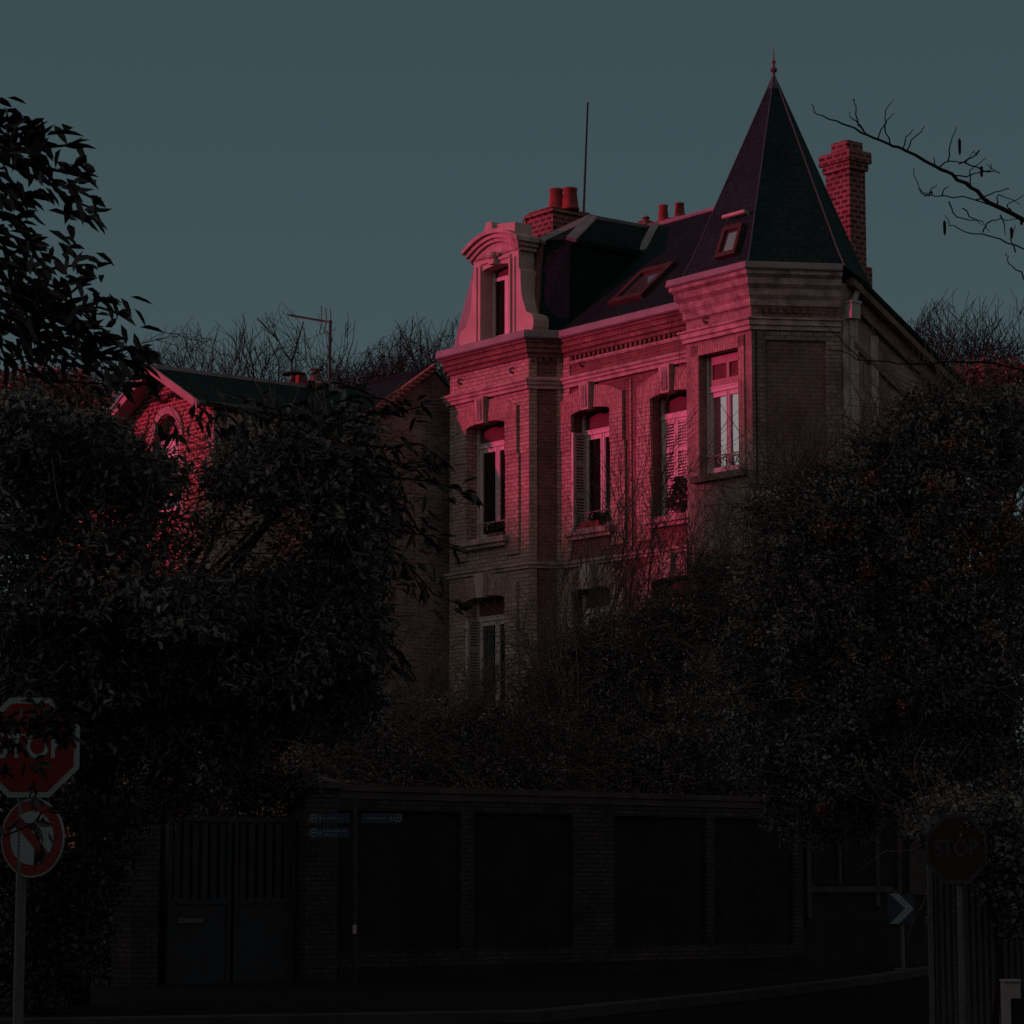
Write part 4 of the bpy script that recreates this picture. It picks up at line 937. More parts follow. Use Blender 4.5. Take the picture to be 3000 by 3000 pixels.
mb = MB(); mb.box(-.085, -.02, -.12, .1, 0, zt); mb.box(-.02, .085, -.12, .1, zt - .17, zt); mb.build('body', 'cabinet', cb)
mb = MB(); mb.box(-.02, .40, -.10, .1, 0, zt - .171); mb.build('opening', 'signblack', cb)
mb = MB(); mb.box(-.095, .095, -.14, .12, zt, zt + .02); mb.build('lid', 'cabinet', cb)

# ================================================================== TREES
def skel_mesh(name, segs, m, parent, k=4):
    segs = np.array(segs); n = len(segs); p = segs[:, 0:3]; q = segs[:, 3:6]; r0 = segs[:, 6:7]; r1 = segs[:, 7:8]
    d = q - p; d /= (np.linalg.norm(d, axis=1, keepdims=True) + 1e-9)
    ref = np.where(np.abs(d[:, 2:3]) > .9, np.array([[1., 0, 0]]), np.array([[0, 0, 1.]])); a = np.cross(d, ref); a /= np.linalg.norm(a, axis=1, keepdims=True); b = np.cross(d, a)
    V = np.zeros((n, 2 * k, 3))
    for i in range(k):
        t = 2 * math.pi * i / k; o = a * math.cos(t) + b * math.sin(t); V[:, i] = p + o * r0; V[:, k + i] = q + o * r1
    idx = []
    for i in range(k): idx += [i, (i + 1) % k, k + (i + 1) % k, k + i]
    idx = (np.arange(n)[:, None] * (2 * k) + np.array(idx)).ravel()
    me = bpy.data.meshes.new(name); me.vertices.add(n * 2 * k); me.vertices.foreach_set("co", V.ravel()); me.loops.add(len(idx)); me.loops.foreach_set("vertex_index", idx)
    me.polygons.add(n * k); me.polygons.foreach_set("loop_start", np.arange(n * k) * 4); me.polygons.foreach_set("loop_total", np.full(n * k, 4)); me.update(calc_edges=True)
    me.materials.append(M[m]); o = bpy.data.objects.new(name, me); SC.collection.objects.link(o); o.parent = parent; return o
def grow(segs, rg, p, d, L, r, lev, maxlev, rmin, spread=.6, up=.12, kids=4, tips=None, wob=.16, clip=None):
    n = 5 if lev < 2 else 4 if lev < maxlev else 3; p = Vector(p); d = Vector(d).normalized(); pts = [(p.copy(), r)]; cut_ = False
    for i in range(n):
        d = (d + Vector((rg.gauss(0, wob), rg.gauss(0, wob), rg.gauss(0, wob) + up))).normalized(); q = p + d * (L / n)
        if clip and lev > 1 and not clip(q.x, q.y, q.z): n = max(i, 0); cut_ = True; break
        r2 = max(rmin, r * (1 - .55 * (i + 1) / n))
        segs.append((*p, *q, max(rmin, r * (1 - .55 * i / n)), r2)); p = q; pts.append((p.copy(), r2, d.copy()))
    if tips is not None and lev >= maxlev: tips.append((p.copy(), d.copy()))
    if lev < maxlev and n > 1:
        kk = kids + rg.randint(-1, 1)
        if cut_: kk = max(2, kk - 1)
        for j in range(kk):
            f = .25 + .75 * (j + rg.random()) / kk; i = min(n, max(1, int(f * n + .5))); q, rr, dd = pts[i]
            s = Vector((rg.gauss(0, 1), rg.gauss(0, 1), rg.gauss(0, 1))); s = (s - dd * s.dot(dd)).normalized()
            nd = (dd + s * (spread * rg.uniform(.7, 1.4))).normalized(); grow(segs, rg, q, nd, L * rg.uniform(.5, .72), rr * .72, lev + 1, maxlev, rmin, spread, up, kids, tips, wob, clip)
def bare_tree(px, ytop, Y, label, seed, rmin=.009, width=.6, fork=.42, kids=4, lev=5):
    rg = random.Random(seed); top = at(px, ytop, Y)[2]; b = at(px, 2590, Y); o = empty('bare_tree', (b[0], b[1], 0), 0, label, 'tree', 'bare winter trees behind the houses')
    segs = []; th = top * fork; tr = .010 * top
    segs.append((0, 0, 0, 0, 0, th * .5, tr * 1.3, tr * 1.1)); tsegs = [segs[0], (0, 0, th * .5, .05, 0, th, tr * 1.1, tr)]
    skel_mesh('trunk', tsegs, 'farbark', o, 8); segs = []
    zc = top * .68; rz = top * .30; rr_ = top * .20 * (1 + rg.uniform(-.1, .25)); lump = [rg.uniform(0, 6.28) for _ in range(4)]
    def inside(x, y, z):
        a_ = math.atan2(y, x); k2 = 1 + .10 * math.sin(3 * a_ + lump[0]) + .07 * math.sin(7 * a_ + lump[1] + z * .8)
        return (x * x + y * y) / (rr_ * k2) ** 2 + (max(0, z - zc) / (rz * (1 + .05 * math.sin(5 * a_ + lump[2])))) ** 2 < 1
    for j in range(7):
        t = j * .9 + rg.random(); wd_ = width * (.25 if j == 6 else 1); dr = Vector((math.cos(t) * wd_, math.sin(t) * wd_, 1))
        grow(segs, rg, (.03, 0, th * rg.uniform(.75, 1)), dr, (top - th) * .80 * rg.uniform(.85, 1.1), tr * .5, 1, lev, rmin, .70, .09, kids, wob=.17, clip=inside)
    skel_mesh('crown', segs, 'farbark', o, 3); return o
for i, (px, yt, Y, lab, wd, kd) in enumerate([
    (500, 925, 96, 'bare spreading tree rising right behind the pink gable', .7, 4), (640, 905, 100, 'bare tree left of the tallest one, above the long slate roof', .6, 4),
    (840, 850, 98, 'tallest bare tree, behind the television aerial', .75, 4), (1010, 985, 104, 'low fine-twigged bare tree just right of the television aerial', .6, 4),
    (1160, 955, 98, 'bare tree close to the left edge of the mansion cornice', .5, 4), (1290, 900, 102, 'bare tree partly hidden behind the mansion dormer', .5, 4),
    (60, 1020, 110, 'bare tree at the far left edge behind the evergreen branches', .6, 4), (290, 1010, 104, 'bare tree between the evergreen branches and the gable', .5, 4),
    (2740, 885, 92, 'smaller bare tree right of the raking roof edge', .6, 4), (2900, 815, 90, 'dense round-crowned bare tree at the right edge', .65, 5), (1100, 1030, 92, 'low bare shrub-like tree above the roof valley', .6, 4)]):
    bare_tree(px, yt, Y, lab, 100 + i, width=wd, kids=kd + 1)

def ramp_leafset(rg, ells, per, spread, size):
    P_, D_ = [], []
    for (cx_, cy_, rx, ry, Y, dY, n) in ells:
        for _ in range(n):
            while True:
                a, b = rg.uniform(-1, 1), rg.uniform(-1, 1)
                if a * a + b * b <= 1: break
            Yc = Y + rg.uniform(-dY, dY); c = at(cx_ + a * rx, cy_ + b * ry, Yc)
            ax = np.array([rg.gauss(0, 1), rg.gauss(0, 1), rg.gauss(0, .6)]); ax /= np.linalg.norm(ax)
            for k in range(per):
                t = (k / per - .5) * spread * 2; dd = ax * .6 + np.array([rg.gauss(0, .7), rg.gauss(0, .7), rg.gauss(0, .7) - .15])
                P_.append(c + ax * t + np.array([rg.gauss(0, 1), rg.gauss(0, 1), rg.gauss(0, 1)]) * spread * .35); D_.append(dd)
    return P_, D_
def leafy(name, base, label, cat, ells, per, spread, L, Wd, m, seed, trunk=None, group=None, twigs=0, bark='darkbark', berries=None, rust=None, kind=None):
    rg = random.Random(seed); o = empty(name, (base[0], base[1], 0), 0, label, cat, group, kind)
    P_, D_ = ramp_leafset(rg, ells, per, spread, L); P_ = np.array(P_) - np.array([base[0], base[1], 0])
    keep = P_[:, 2] > 0.05; P_ = P_[keep]; D_ = np.array(D_)[keep]
    leaves('crown', P_, D_, L, Wd, m, o, seed)
    segs = []
    if trunk:
        tr, th = trunk; segs.append((0, 0, 0, .1, 0, th * .5, tr, tr * .85)); segs.append((.1, 0, th * .5, 0, .1, th, tr * .85, tr * .6))
        for e in ells:
            c = at(e[0], e[1], e[4]) - np.array([base[0], base[1], 0]); c[2] = max(c[2], th * .4); st_ = np.array([.05, 0, th * rg.uniform(.5, 1)]); pm = (st_ + c) / 2 + np.array([0, 0, .3]) * rg.uniform(-1, 1)
            segs.append((*st_, *pm, tr * .35, tr * .22)); segs.append((*pm, *c, tr * .22, tr * .1))
    if segs: skel_mesh('trunk', segs, bark, o, 7)
    if twigs:
        segs = []
        for _ in range(twigs):
            e = rg.choice(ells); a, b = rg.uniform(-1, 1), rg.uniform(-1, 1); c = at(e[0] + a * e[2], e[1] + b * e[3], e[4] + rg.uniform(-e[5], e[5])) - np.array([base[0], base[1], 0])
            if c[2] < .2: continue
            d = Vector((rg.gauss(0, 1), rg.gauss(0, .5), rg.gauss(.3, .8))).normalized(); p = Vector(c); l = rg.uniform(.12, .3)
            for i in range(5):
                d = (d + Vector((rg.gauss(0, .22), rg.gauss(0, .22), rg.gauss(0, .22)))).normalized(); q = p + d * l; segs.append((*p, *q, .009 - .001 * i, .008 - .001 * i)); p = q
        skel_mesh('twigs', segs, 'twig', o, 3)
    if berries:
        n, cnt = berries[0], 0; P2, D2 = [], []
        for (bx, by, br, bY) in berries[1]:
            for _ in range(n):
                P2.append(at(bx + rg.gauss(0, br), by + rg.gauss(0, br * 1.2), bY + rg.uniform(-.3, .3)) - np.array([base[0], base[1], 0])); D2.append((rg.gauss(0, 1), rg.gauss(0, 1), rg.gauss(0, 1)))
        leaves('berries', P2, D2, .045, .04, 'berry', o, seed + 5)
    return o

# near left evergreen: branches with large leaves reaching in from the left
nb = at(-420, 2590, 22.5)
ne = empty('evergreen_tree', (nb[0], nb[1], 0), 0, 'dark large-leaved evergreen whose branches hang in from the left edge against the sky', 'tree')
rg = random.Random(5); segs = [(0, 0, 0, 0, 0, 3.5, .16, .13), (0, 0, 3.5, .1, 0, 7.6, .13, .06)]; LP, LD = [], []
base = np.array([nb[0], nb[1], 0])
def sprig(pts, Y, r=.018, dens=34, L=.14, side=.5, leafr=.12):
    W_ = [Vector(at(x, y, Y + rg.uniform(-.15, .15)) - base) for x, y in pts]
    for i in range(len(W_) - 1):
        segs.append((*W_[i], *W_[i + 1], r * (1 - .6 * i / len(W_)), r * (1 - .6 * (i + 1) / len(W_))))
        d = (W_[i + 1] - W_[i]); l = d.length; dn = d.normalized(); n = max(2, int(l * dens))
        for k in range(n):
            f = (k + rg.random()) / n; p = W_[i] + d * f + Vector((rg.gauss(0, leafr), rg.gauss(0, leafr * 1.5), rg.gauss(0, leafr * .8))) * (.5 + (.9 * (1 - f) if i == len(W_) - 2 else .9))
            LP.append(tuple(p)); LD.append(tuple(dn * .75 + Vector((rg.gauss(0, .45), rg.gauss(0, .45), rg.gauss(-.25, .45)))))
    for k in range(4):
        p = W_[-1] - dn * rg.uniform(0, .05); LP.append(tuple(p)); LD.append(tuple(dn + Vector((rg.gauss(0, .3), rg.gauss(0, .3), rg.gauss(-.1, .3)))))
for pts in ([(-60, 330), (60, 400), (150, 430), (200, 425)], [(-60, 380), (60, 470), (170, 500), (235, 512)], [(-80, 430), (60, 500), (150, 540), (215, 590), (270, 610)],
            [(-60, 420), (40, 440), (90, 400)], [(-60, 340), (0, 350), (25, 350)], [(-60, 400), (40, 400), (80, 385)], [(-60, 500), (10, 540), (60, 570)]): sprig(pts, 22.5, dens=40, leafr=.10)
for pts in ([(-60, 600), (10, 640), (50, 640)], [(-60, 660), (30, 690), (70, 705)], [(-60, 700), (40, 740), (90, 720)], [(-60, 620), (0, 600), (30, 590)]): sprig(pts, 22.5, dens=42, leafr=.12)
for pts in ([(-60, 740), (60, 790), (140, 790), (190, 780), (255, 775)], [(-60, 780), (80, 850), (180, 880), (230, 840)], [(-80, 820), (80, 900), (200, 920), (260, 905), (290, 900), (350, 920)],
            [(-80, 880), (70, 950), (160, 960), (240, 960)], [(-80, 900), (60, 980), (200, 1010), (290, 1000)], [(-80, 940), (60, 960), (130, 990)]): sprig(pts, 22.5, dens=46, leafr=.14)
for pts in ([(-80, 800), (60, 850), (120, 850)], [(-60, 840), (40, 900), (150, 900)], [(60, 900), (150, 930), (240, 940)], [(100, 860), (180, 900), (250, 990)]): sprig(pts, 22.5, dens=42, leafr=.16)
for pts in ([(0, 960), (150, 1000), (270, 1040), (340, 1030), (380, 1020), (430, 1030)], [(240, 1040), (320, 1050), (400, 1060)], [(330, 1040), (400, 1070), (435, 1110)], [(240, 1050), (330, 1130), (370, 1130)]): sprig(pts, 22.5, .02, 22, leafr=.06)
for pts in ([(-20, 1030), (40, 1080), (130, 1110), (230, 1120), (320, 1125)], [(0, 1010), (20, 1060), (90, 1040)]): sprig(pts, 22.5, .012, 7, leafr=.03)
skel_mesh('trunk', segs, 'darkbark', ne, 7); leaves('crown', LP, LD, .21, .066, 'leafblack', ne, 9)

# big evergreen behind the signs, in front of the gabled house
me_ = leafy('evergreen_tree', at(230, 2590, 35), 'broad dark evergreen filling the lower left, pink wall glinting through its leaves', 'tree',
      [(60, 1270, 150, 110, 32, 1.0, 330), (250, 1320, 150, 100, 32, 1, 300), (60, 1450, 150, 140, 32, 1, 240), (290, 1480, 170, 130, 32, 1, 200), (430, 1390, 110, 80, 32, 1, 110),
       (60, 1680, 160, 140, 32, 1, 180), (300, 1700, 190, 120, 32, 1, 170), (480, 1560, 120, 90, 32, 1, 45), (560, 1780, 190, 100, 32, 1, 260),
       (700, 1410, 110, 50, 33, .8, 70), (900, 1400, 170, 110, 33, .8, 260), (800, 1300, 170, 60, 33, .8, 80), (1010, 1260, 110, 60, 33, .6, 45), (1030, 1450, 130, 130, 33, .8, 300), (740, 1550, 170, 70, 33, .8, 24),
       (1020, 1640, 110, 140, 33, .8, 260), (830, 1760, 170, 110, 33, .8, 230), (1000, 1830, 130, 150, 33, .8, 330), (720, 1920, 260, 140, 33, 1, 520), (350, 1930, 260, 150, 33, 1, 560), (60, 1930, 150, 170, 33, 1, 420),
       (950, 2030, 170, 130, 34, 1, 380), (600, 2130, 260, 140, 34, 1, 480), (250, 2120, 240, 130, 34, 1, 480), (330, 2300, 300, 120, 36, 1.5, 420)],
      13, .16, .115, .045, 'leaf', 21, trunk=(.18, 4.2), twigs=700)
# sprays of large leaves on its right edge
rg = random.Random(8); segs = []; LP, LD = [], []; bb = at(200, 2590, 34); base = np.array([bb[0], bb[1], 0])
sg_ = empty('large_leaved_shrub', (bb[0], bb[1], 0), 0, 'dark shrub with drooping sprays of long leaves before the plain brick side wall', 'shrub')
for pts in ([(1000, 1240), (1100, 1210), (1180, 1205), (1240, 1190)], [(980, 1180), (1060, 1160), (1130, 1170), (1160, 1190)], [(1020, 1300), (1120, 1310), (1230, 1300), (1300, 1350)],
            [(1060, 1390), (1160, 1400), (1260, 1410), (1330, 1430), (1385, 1455)], [(1100, 1340), (1180, 1360), (1250, 1350)], [(1080, 1450), (1180, 1480), (1230, 1560), (1255, 1580)],
            [(1080, 1540), (1180, 1560), (1270, 1570), (1330, 1600)], [(1090, 1600), (1160, 1620), (1200, 1660), (1240, 1740)], [(1120, 1640), (1200, 1660), (1270, 1740), (1345, 1770)],
            [(1090, 1850), (1130, 1910), (1180, 1970)], [(1090, 1830), (1150, 1900), (1170, 1925)], [(1040, 1350), (1130, 1440), (1160, 1500)], [(1060, 1700), (1130, 1700), (1180, 1690)], [(620, 1180), (700, 1200), (760, 1220)], [(580, 1190), (630, 1230), (650, 1260)],
            [(700, 1160), (800, 1200), (880, 1180)], [(900, 1150), (980, 1120), (1050, 1140)], [(820, 1230), (900, 1230), (980, 1215)]): sprig(pts, 30.5, .014, 26, leafr=.07)
for (x, y) in ((640, 1200), (700, 1240), (500, 1255), (800, 1250), (950, 1200)):
    for k in range(14):
        p = at(x + rg.gauss(0, 28), y + rg.gauss(0, 22), 30.5) - base; LP.append(tuple(p)); LD.append((rg.gauss(0, .5), rg.gauss(0, .4), -1 + rg.gauss(0, .4)))
k0 = at(330, 2250, 34.5) - base; k1 = at(700, 1980, 34.2) - base; k2 = at(1000, 1750, 33.5) - base; k3 = at(1040, 1350, 32) - base
segs += [(0, 0, 0, *k0, .06, .05), (*k0, *k1, .05, .04), (*k1, *k2, .04, .03), (*k2, *k3, .03, .02)]
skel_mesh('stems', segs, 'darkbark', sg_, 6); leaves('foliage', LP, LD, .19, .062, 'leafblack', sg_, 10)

# shrubs above the garden wall
leafy('garden_shrub', at(1330, 2590, 49.5), 'brown twiggy shrub above the garden wall, below the bay', 'shrub',
      [(1250, 2150, 190, 110, 49.5, .6, 300), (1480, 2170, 190, 110, 49.5, .6, 330), (1050, 2200, 190, 110, 48, .6, 300), (1350, 2270, 320, 60, 49, .5, 260)], 14, .16, .075, .04, 'leafsmall', 31, trunk=(.06, 3), twigs=1500, bark='bark')
leafy('garden_shrub', at(1850, 2590, 51), 'dense small-leaved shrub under the closed louvred shutters', 'shrub',
      [(1700, 1930, 120, 80, 51, .5, 130), (1850, 1880, 170, 90, 51, .5, 230), (2020, 1820, 150, 90, 51, .5, 220), (2110, 1710, 100, 90, 51, .4, 90), (1700, 2060, 200, 120, 51, .5, 480), (1950, 2030, 220, 140, 51, .5, 600),
       (1750, 2240, 250, 90, 50.5, .5, 480), (2050, 2230, 200, 110, 50.5, .5, 430)], 14, .15, .07, .038, 'leafsmall', 32, trunk=(.07, 3), twigs=1700, bark='bark')
# bare upright twigs in front of the facade
rg = random.Random(15); b = at(1800, 2590, 51.6); bs = empty('bare_shrub', (b[0], b[1], 0), 0, 'leafless upright shrub whose twigs cross the lower facade', 'shrub'); segs = []
for (x0, y0, x1, y1) in ((1720, 2000, 1800, 1480), (1740, 1990, 1760, 1600), (1830, 1980, 1850, 1560), (1870, 1950, 1880, 1560), (1930, 1950, 1960, 1640), (1980, 1950, 2030, 1640), (2020, 1940, 1990, 1560), (2050, 1900, 2110, 1520), (2090, 1850, 2080, 1600),
                         (1660, 2030, 1600, 1740), (1690, 2000, 1640, 1650), (1900, 1980, 2060, 1680), (1880, 1990, 1790, 1680), (1770, 1990, 1830, 1500), (1640, 2040, 1700, 1720)):
    p = Vector(at(x0, y0, 51.6) - np.array([b[0], b[1], 0])); q = Vector(at(x1, y1, 51.6 + rg.uniform(-.5, .4)) - np.array([b[0], b[1], 0])); d = q - p
    grow(segs, rg, p, d.normalized(), d.length * .92, .020, 2, 5, .0045, .42, .02, 4, wob=.08)
    segs.append((0, 0, 0, *p, .03, .022))
skel_mesh('branches', segs, 'twig', bs, 3)
rg = random.Random(19); b = at(1450, 2590, 50.2); bs = empty('bare_shrub', (b[0], b[1], 0), 0, 'low tangle of leafless grey twigs under the bay, above the garden wall', 'shrub'); segs = []
for x in range(1210, 1700, 32):
    p = Vector(at(x, 2240, 50.2 + rg.uniform(-.5, .4)) - np.array([b[0], b[1], 0])); q = Vector(at(x + rg.uniform(-60, 60), 2060 + rg.uniform(-50, 50) - max(0, x - 1500) * .9, 50.2) - np.array([b[0], b[1], 0])); d = q - p
    grow(segs, rg, p, d.normalized(), d.length * .9, .016, 2, 5, .0045, .6, .02, 4, wob=.12); segs.append((0, 0, 0, *p, .03, .02))
skel_mesh('branches', segs, 'twig', bs, 3)
# right: large pyracantha
leafy('berry_tree', at(2960, 2590, 40), 'huge dark evergreen with dull orange berries filling the right side', 'tree',
      [(2330, 1580, 110, 70, 40, .8, 130), (2230, 1500, 60, 40, 40, .5, 30), (2400, 1400, 70, 30, 40, .5, 30), (2290, 1440, 50, 30, 40, .5, 16), (2450, 1480, 130, 90, 40, 1, 230), (2330, 1700, 170, 130, 40, 1, 420), (2600, 1370, 130, 110, 40, 1, 330), (2560, 1290, 60, 40, 40, .6, 40), (2680, 1230, 80, 50, 40, .6, 70), (2800, 1270, 150, 110, 40, 1, 400), (2760, 1170, 90, 30, 40, .6, 30), (2950, 1290, 110, 150, 40, 1, 400),
       (2560, 1620, 200, 180, 40, 1.2, 700), (2800, 1600, 200, 180, 40, 1.2, 620), (2960, 1640, 90, 120, 40, 1.0, 160), (2250, 1900, 130, 130, 41, 1, 330), (2450, 1900, 220, 180, 40, 1.2, 700), (2750, 1900, 240, 190, 40, 1.2, 800), (2950, 1900, 110, 200, 40, 1.2, 420),
       (2300, 2150, 200, 160, 41, 1, 520), (2550, 2200, 260, 170, 40, 1.2, 760), (2850, 2200, 230, 180, 40, 1.2, 700), (2420, 2380, 180, 90, 42, 1, 260), (2850, 2400, 200, 90, 38, 1, 330)],
      13, .17, .085, .042, 'leafright', 41, trunk=(.2, 4), twigs=1300,
      berries=(60, [(2850, 1590, 22, 39), (2890, 1620, 20, 39), (2940, 1570, 22, 39), (2985, 1560, 20, 39), (2960, 1480, 14, 39), (2535, 1680, 13, 39), (2710, 1715, 10, 39), (2490, 1560, 16, 39), (2420, 1540, 14, 39), (2550, 1400, 9, 39), (2730, 1420, 10, 39),
                   (2835, 1660, 12, 39), (2345, 2030, 11, 39), (2410, 2370, 10, 40), (2600, 1920, 9, 39), (2640, 2070, 7, 39), (2895, 1650, 12, 39), (2680, 1560, 9, 39), (2220, 1860, 16, 40), (2400, 2120, 9, 40), (2900, 1850, 14, 39), (2780, 1300, 10, 39)]))
leafy('garden_shrub', at(2900, 2590, 30.3), 'ivy bush hanging over the ribbed fence and the dark STOP sign', 'shrub',
      [(2930, 2420, 90, 70, 30.3, .4, 160), (2950, 2560, 70, 90, 30.2, .4, 150), (2990, 2680, 40, 80, 30.2, .3, 50)], 12, .14, .07, .045, 'leafright', 43, trunk=(.04, 1.5))
# ivy by the gate and over the left pillar
leafy('ivy_mass', at(250, 2590, 42), 'dark ivy heap between the round sign and the gate', 'shrub',
      [(200, 2500, 190, 180, 33, .8, 420), (330, 2700, 90, 220, 43, .5, 260), (160, 2700, 160, 200, 33, .6, 420), (60, 2800, 200, 180, 33, .6, 300), (0, 2380, 90, 120, 33, .5, 160), (-10, 2520, 40, 80, 33, .5, 120), (760, 2290, 170, 60, 44.0, .4, 330), (620, 2380, 260, 50, 44.5, .5, 220)], 12, .15, .075, .05, 'ivy', 44, trunk=(.08, 2))
# leaves of a low branch in front of the signs
fr_b = at(60, 2590, 21.5); rg = random.Random(12); segs = [(0, .4, 0, 0, .4, 4.0, .04, .03)]; LP, LD = [], []; base = np.array([fr_b[0] - .9, fr_b[1], 0])
lb = empty('low_shrub', tuple(base), 0, 'dark leaves of a near shrub crossing both signs at left', 'shrub')
for (x, y, s, n) in ((10, 2110, 50, 45), (70, 2115, 50, 12), (130, 2080, 50, 26), (195, 2120, 26, 26), (150, 2150, 20, 8), (200, 2080, 30, 22), (130, 2140, 45, 24), (40, 2180, 30, 20), (100, 2240, 22, 10), (-10, 2260, 30, 16), (215, 2150, 20, 10), (200, 2170, 14, 8)):
    for k in range(n):
        LP.append(tuple(at(x + rg.gauss(0, s * .6), y + rg.gauss(0, s * .35), 21.6) - base)); LD.append((rg.gauss(0, .8), rg.gauss(0, .3), rg.gauss(-.3, .5)))
sprig([(10, 2450), (60, 2430), (100, 2410), (125, 2380), (150, 2370)], 21.8, .008, 18, leafr=.02); sprig([(120, 2380), (105, 2420), (125, 2460), (118, 2500)], 21.8, .008, 16, leafr=.015); sprig([(100, 2290), (104, 2320), (106, 2345)], 21.8, .007, 30, leafr=.01)
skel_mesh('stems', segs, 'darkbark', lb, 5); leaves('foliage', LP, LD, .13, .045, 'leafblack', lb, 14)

# bare foreground branches at the right
rg = random.Random(33); b = at(3350, 2590, 18.5); fb_ = empty('bare_branch_tree', (b[0], b[1], 0), 0, 'near leafless tree whose twigs reach in from the right edge across the sky', 'tree')
base = np.array([b[0], b[1], 0]); segs = []
def br(pts, r0, r1, Y=18.5):
    W_ = [at(x, y, Y) - base for x, y in pts]; n = len(W_) - 1; out = []
    for i in range(n):                           # gentle subdivision with jitter
        for k in range(3):
            f0, f1 = k / 3, (k + 1) / 3; out.append(W_[i] * (1 - f0) + W_[i + 1] * f0 + (np.array([rg.gauss(0, .004), rg.gauss(0, .02), rg.gauss(0, .004)]) if k else 0))
    out.append(W_[-1]); m_ = len(out) - 1
    for i in range(m_): segs.append((*out[i], *out[i + 1], .62 * (r0 + (r1 - r0) * i / m_), .62 * (r0 + (r1 - r0) * (i + 1) / m_)))
br([(3400, 900), (3200, 760), (3000, 645), (2900, 595), (2845, 550), (2790, 510), (2745, 490), (2650, 440), (2600, 420), (2540, 395), (2490, 370), (2430, 350), (2395, 335), (2377, 305)], .030, .0045)
for pts in ([(2540, 395), (2515, 362), (2495, 345), (2488, 328)], [(2530, 385), (2512, 350), (2508, 310), (2503, 292), (2500, 290)], [(2608, 422), (2592, 365), (2592, 345), (2600, 315), (2617, 295)], [(2573, 405), (2580, 380), (2600, 350), (2620, 332)],
            [(2645, 435), (2655, 400), (2678, 380)], [(2657, 440), (2670, 410), (2700, 385), (2708, 368)], [(2777, 475), (2785, 420), (2800, 370)], [(2750, 490), (2780, 472), (2830, 475), (2855, 440)], [(2810, 480), (2850, 460), (2870, 440), (2852, 445)],
            [(2825, 475), (2880, 500), (2930, 508), (2890, 480)], [(2795, 515), (2850, 510), (2900, 500), (2905, 480)], [(2845, 550), (2840, 500), (2890, 460)], [(2740, 485), (2735, 460)], [(3000, 640), (2900, 600), (2820, 575), (2740, 575), (2705, 565), (2678, 515), (2676, 490)],
            [(2725, 572), (2710, 575), (2697, 560), (2695, 550)], [(2760, 575), (2765, 555), (2780, 545)], [(2730, 570), (2727, 555), (2745, 540)], [(2860, 585), (2900, 570), (2950, 552), (2955, 555)], [(2780, 590), (2790, 620), (2840, 645), (2880, 650), (2900, 680)],
            [(3000, 730), (2930, 700), (2850, 685), (2800, 665), (2780, 650), (2768, 630)], [(2880, 680), (2890, 655), (2930, 640), (2990, 642)], [(2820, 610), (2850, 640), (2880, 660)], [(2930, 630), (2945, 690)], [(2960, 625), (2950, 600), (3000, 570)], [(2920, 600), (2925, 570), (2990, 600)], [(2975, 740), (2960, 700), (2975, 660)],
            [(3010, 830), (2975, 790), (2950, 760), (2948, 740)]): br(pts, .009, .0035)
br([(3400, 1150), (3100, 1120), (3000, 1085), (2900, 1062), (2790, 1058), (2690, 1067), (2600, 1058), (2520, 1055), (2495, 1040), (2410, 1022)], .016, .004)
br([(2520, 1055), (2470, 1005), (2430, 965), (2400, 945)], .006, .003); br([(2690, 1065), (2660, 1050), (2670, 1040), (2710, 1040)], .005, .003)
segs += [(0, 0, 0, 0, .1, 3.2, .12, .10), (0, .1, 3.2, 0, 0, 6.3, .10, .05)]
skel_mesh('branches', segs, 'darkbark', fb_, 6)
mb = MB()
for x, y, y2 in ((2811, 405, 455), (2875, 485, 520), (2767, 645, 690), (2992, 640, 660), (2963, 665, 700)):
    a = Vector(at(x, y, 18.5) - base); b2 = Vector(at(x + 1, y2, 18.5) - base); mb.path([a, a.lerp(b2, .3), a.lerp(b2, .7), b2], .002, .002, 6); m1 = a.lerp(b2, .15); m2 = a.lerp(b2, .85); mb.tube(a, m1, .002, .011, 6); mb.tube(m1, m2, .011, .009, 6); mb.tube(m2, b2, .009, .002, 6)
mb.build('seed_pods', 'darkbark', fb_)

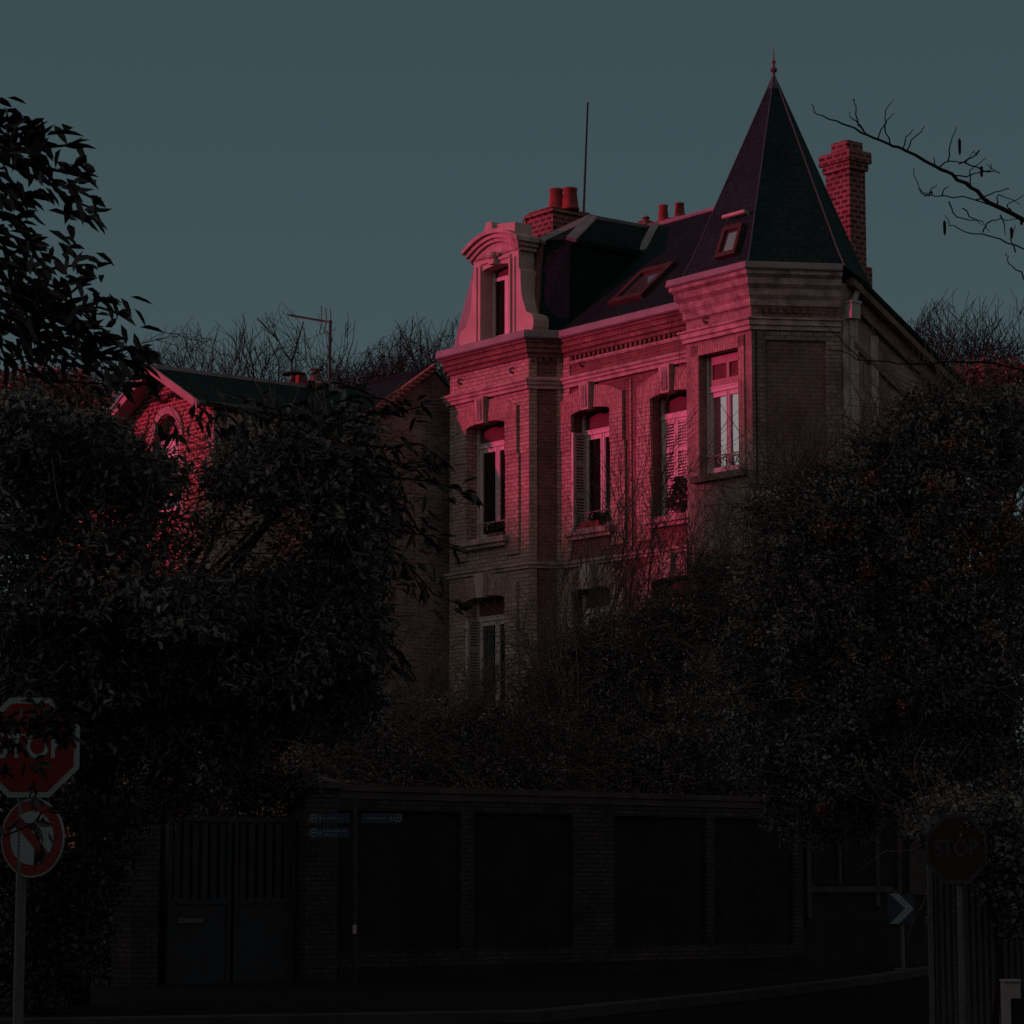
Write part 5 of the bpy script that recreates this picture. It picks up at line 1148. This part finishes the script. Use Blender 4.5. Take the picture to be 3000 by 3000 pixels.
# red-lit far hedges on the slope behind
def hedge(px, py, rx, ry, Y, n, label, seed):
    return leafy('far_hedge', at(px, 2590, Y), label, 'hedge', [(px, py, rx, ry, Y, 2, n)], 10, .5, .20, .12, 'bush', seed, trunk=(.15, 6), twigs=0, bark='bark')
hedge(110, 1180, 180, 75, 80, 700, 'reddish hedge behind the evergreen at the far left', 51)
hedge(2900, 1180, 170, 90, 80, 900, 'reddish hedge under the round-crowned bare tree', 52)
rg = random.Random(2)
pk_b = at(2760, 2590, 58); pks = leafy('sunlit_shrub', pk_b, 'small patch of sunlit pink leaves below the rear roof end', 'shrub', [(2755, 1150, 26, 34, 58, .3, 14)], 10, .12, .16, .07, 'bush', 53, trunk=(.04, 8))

# ================================================================== UNSEEN TREES PLACED OUTSIDE THE FRAME TO SHADE THE STREET
def shade_tree(x, y, h, r, seed, label):
    rs = np.random.RandomState(seed); o = empty('unseen_shade_tree', (x, y, 0), 0, label, 'tree', 'unseen trees that shade the street')
    n = 6500; d = rs.normal(size=(n, 3)); d /= np.linalg.norm(d, axis=1, keepdims=True); rad = rs.uniform(0, 1, n) ** .38
    P_ = d * rad[:, None] * np.array([r, r, h * .5]) + np.array([0, 0, h * .5]); P_ = P_[P_[:, 2] > .3]
    leaves('crown', P_, rs.normal(size=P_.shape), .9, .55, 'leaf', o, seed)
    skel_mesh('trunk', [(0, 0, 0, 0, 0, h * .6, .35, .2)], 'bark', o, 8)
spots = [(-78, 72, 18.4, 4), (-78, 66, 18.0, 3.6), (-79, 60.5, 17.8, 3.6), (-78, 56.5, 17.8, 3.2), (-78, 52.6, 17.9, 2.8), (-78, 48.6, 19.2, 2.3), (-78, 46.2, 19.0, 1.9), (-78, 43.9, 17.5, 1.7), (-78, 41.0, 20.8, 2.6), (-78, 37.5, 21, 3.2), (-77, 33, 21.4, 3.6),
         (-79, 27, 22, 5.5), (-78, 19, 22, 6), (-79, 11, 22, 6), (-78, 3, 21.5, 6), (-79, -6, 21, 6), (-78, -15, 21, 6)]
for i, (x, y, h, r) in enumerate(spots): shade_tree(x, y, h, r, 60 + i, 'unseen leafy tree in the long row that blocks the low sun')  # unseen row, heights set to shape the shade edge on the facade
for i, (x, y, h, r) in enumerate([(-22, -16, 12, 6), (-11, -18, 13, 6.5), (0, -17, 12, 6.5), (11, -18, 13, 6.5), (22, -15, 12, 6), (33, -6, 12, 6)]): shade_tree(x, y, h, r, 90 + i, 'unseen leafy tree added behind the viewer to darken the street')  # unseen row added to cut skylight near the ground
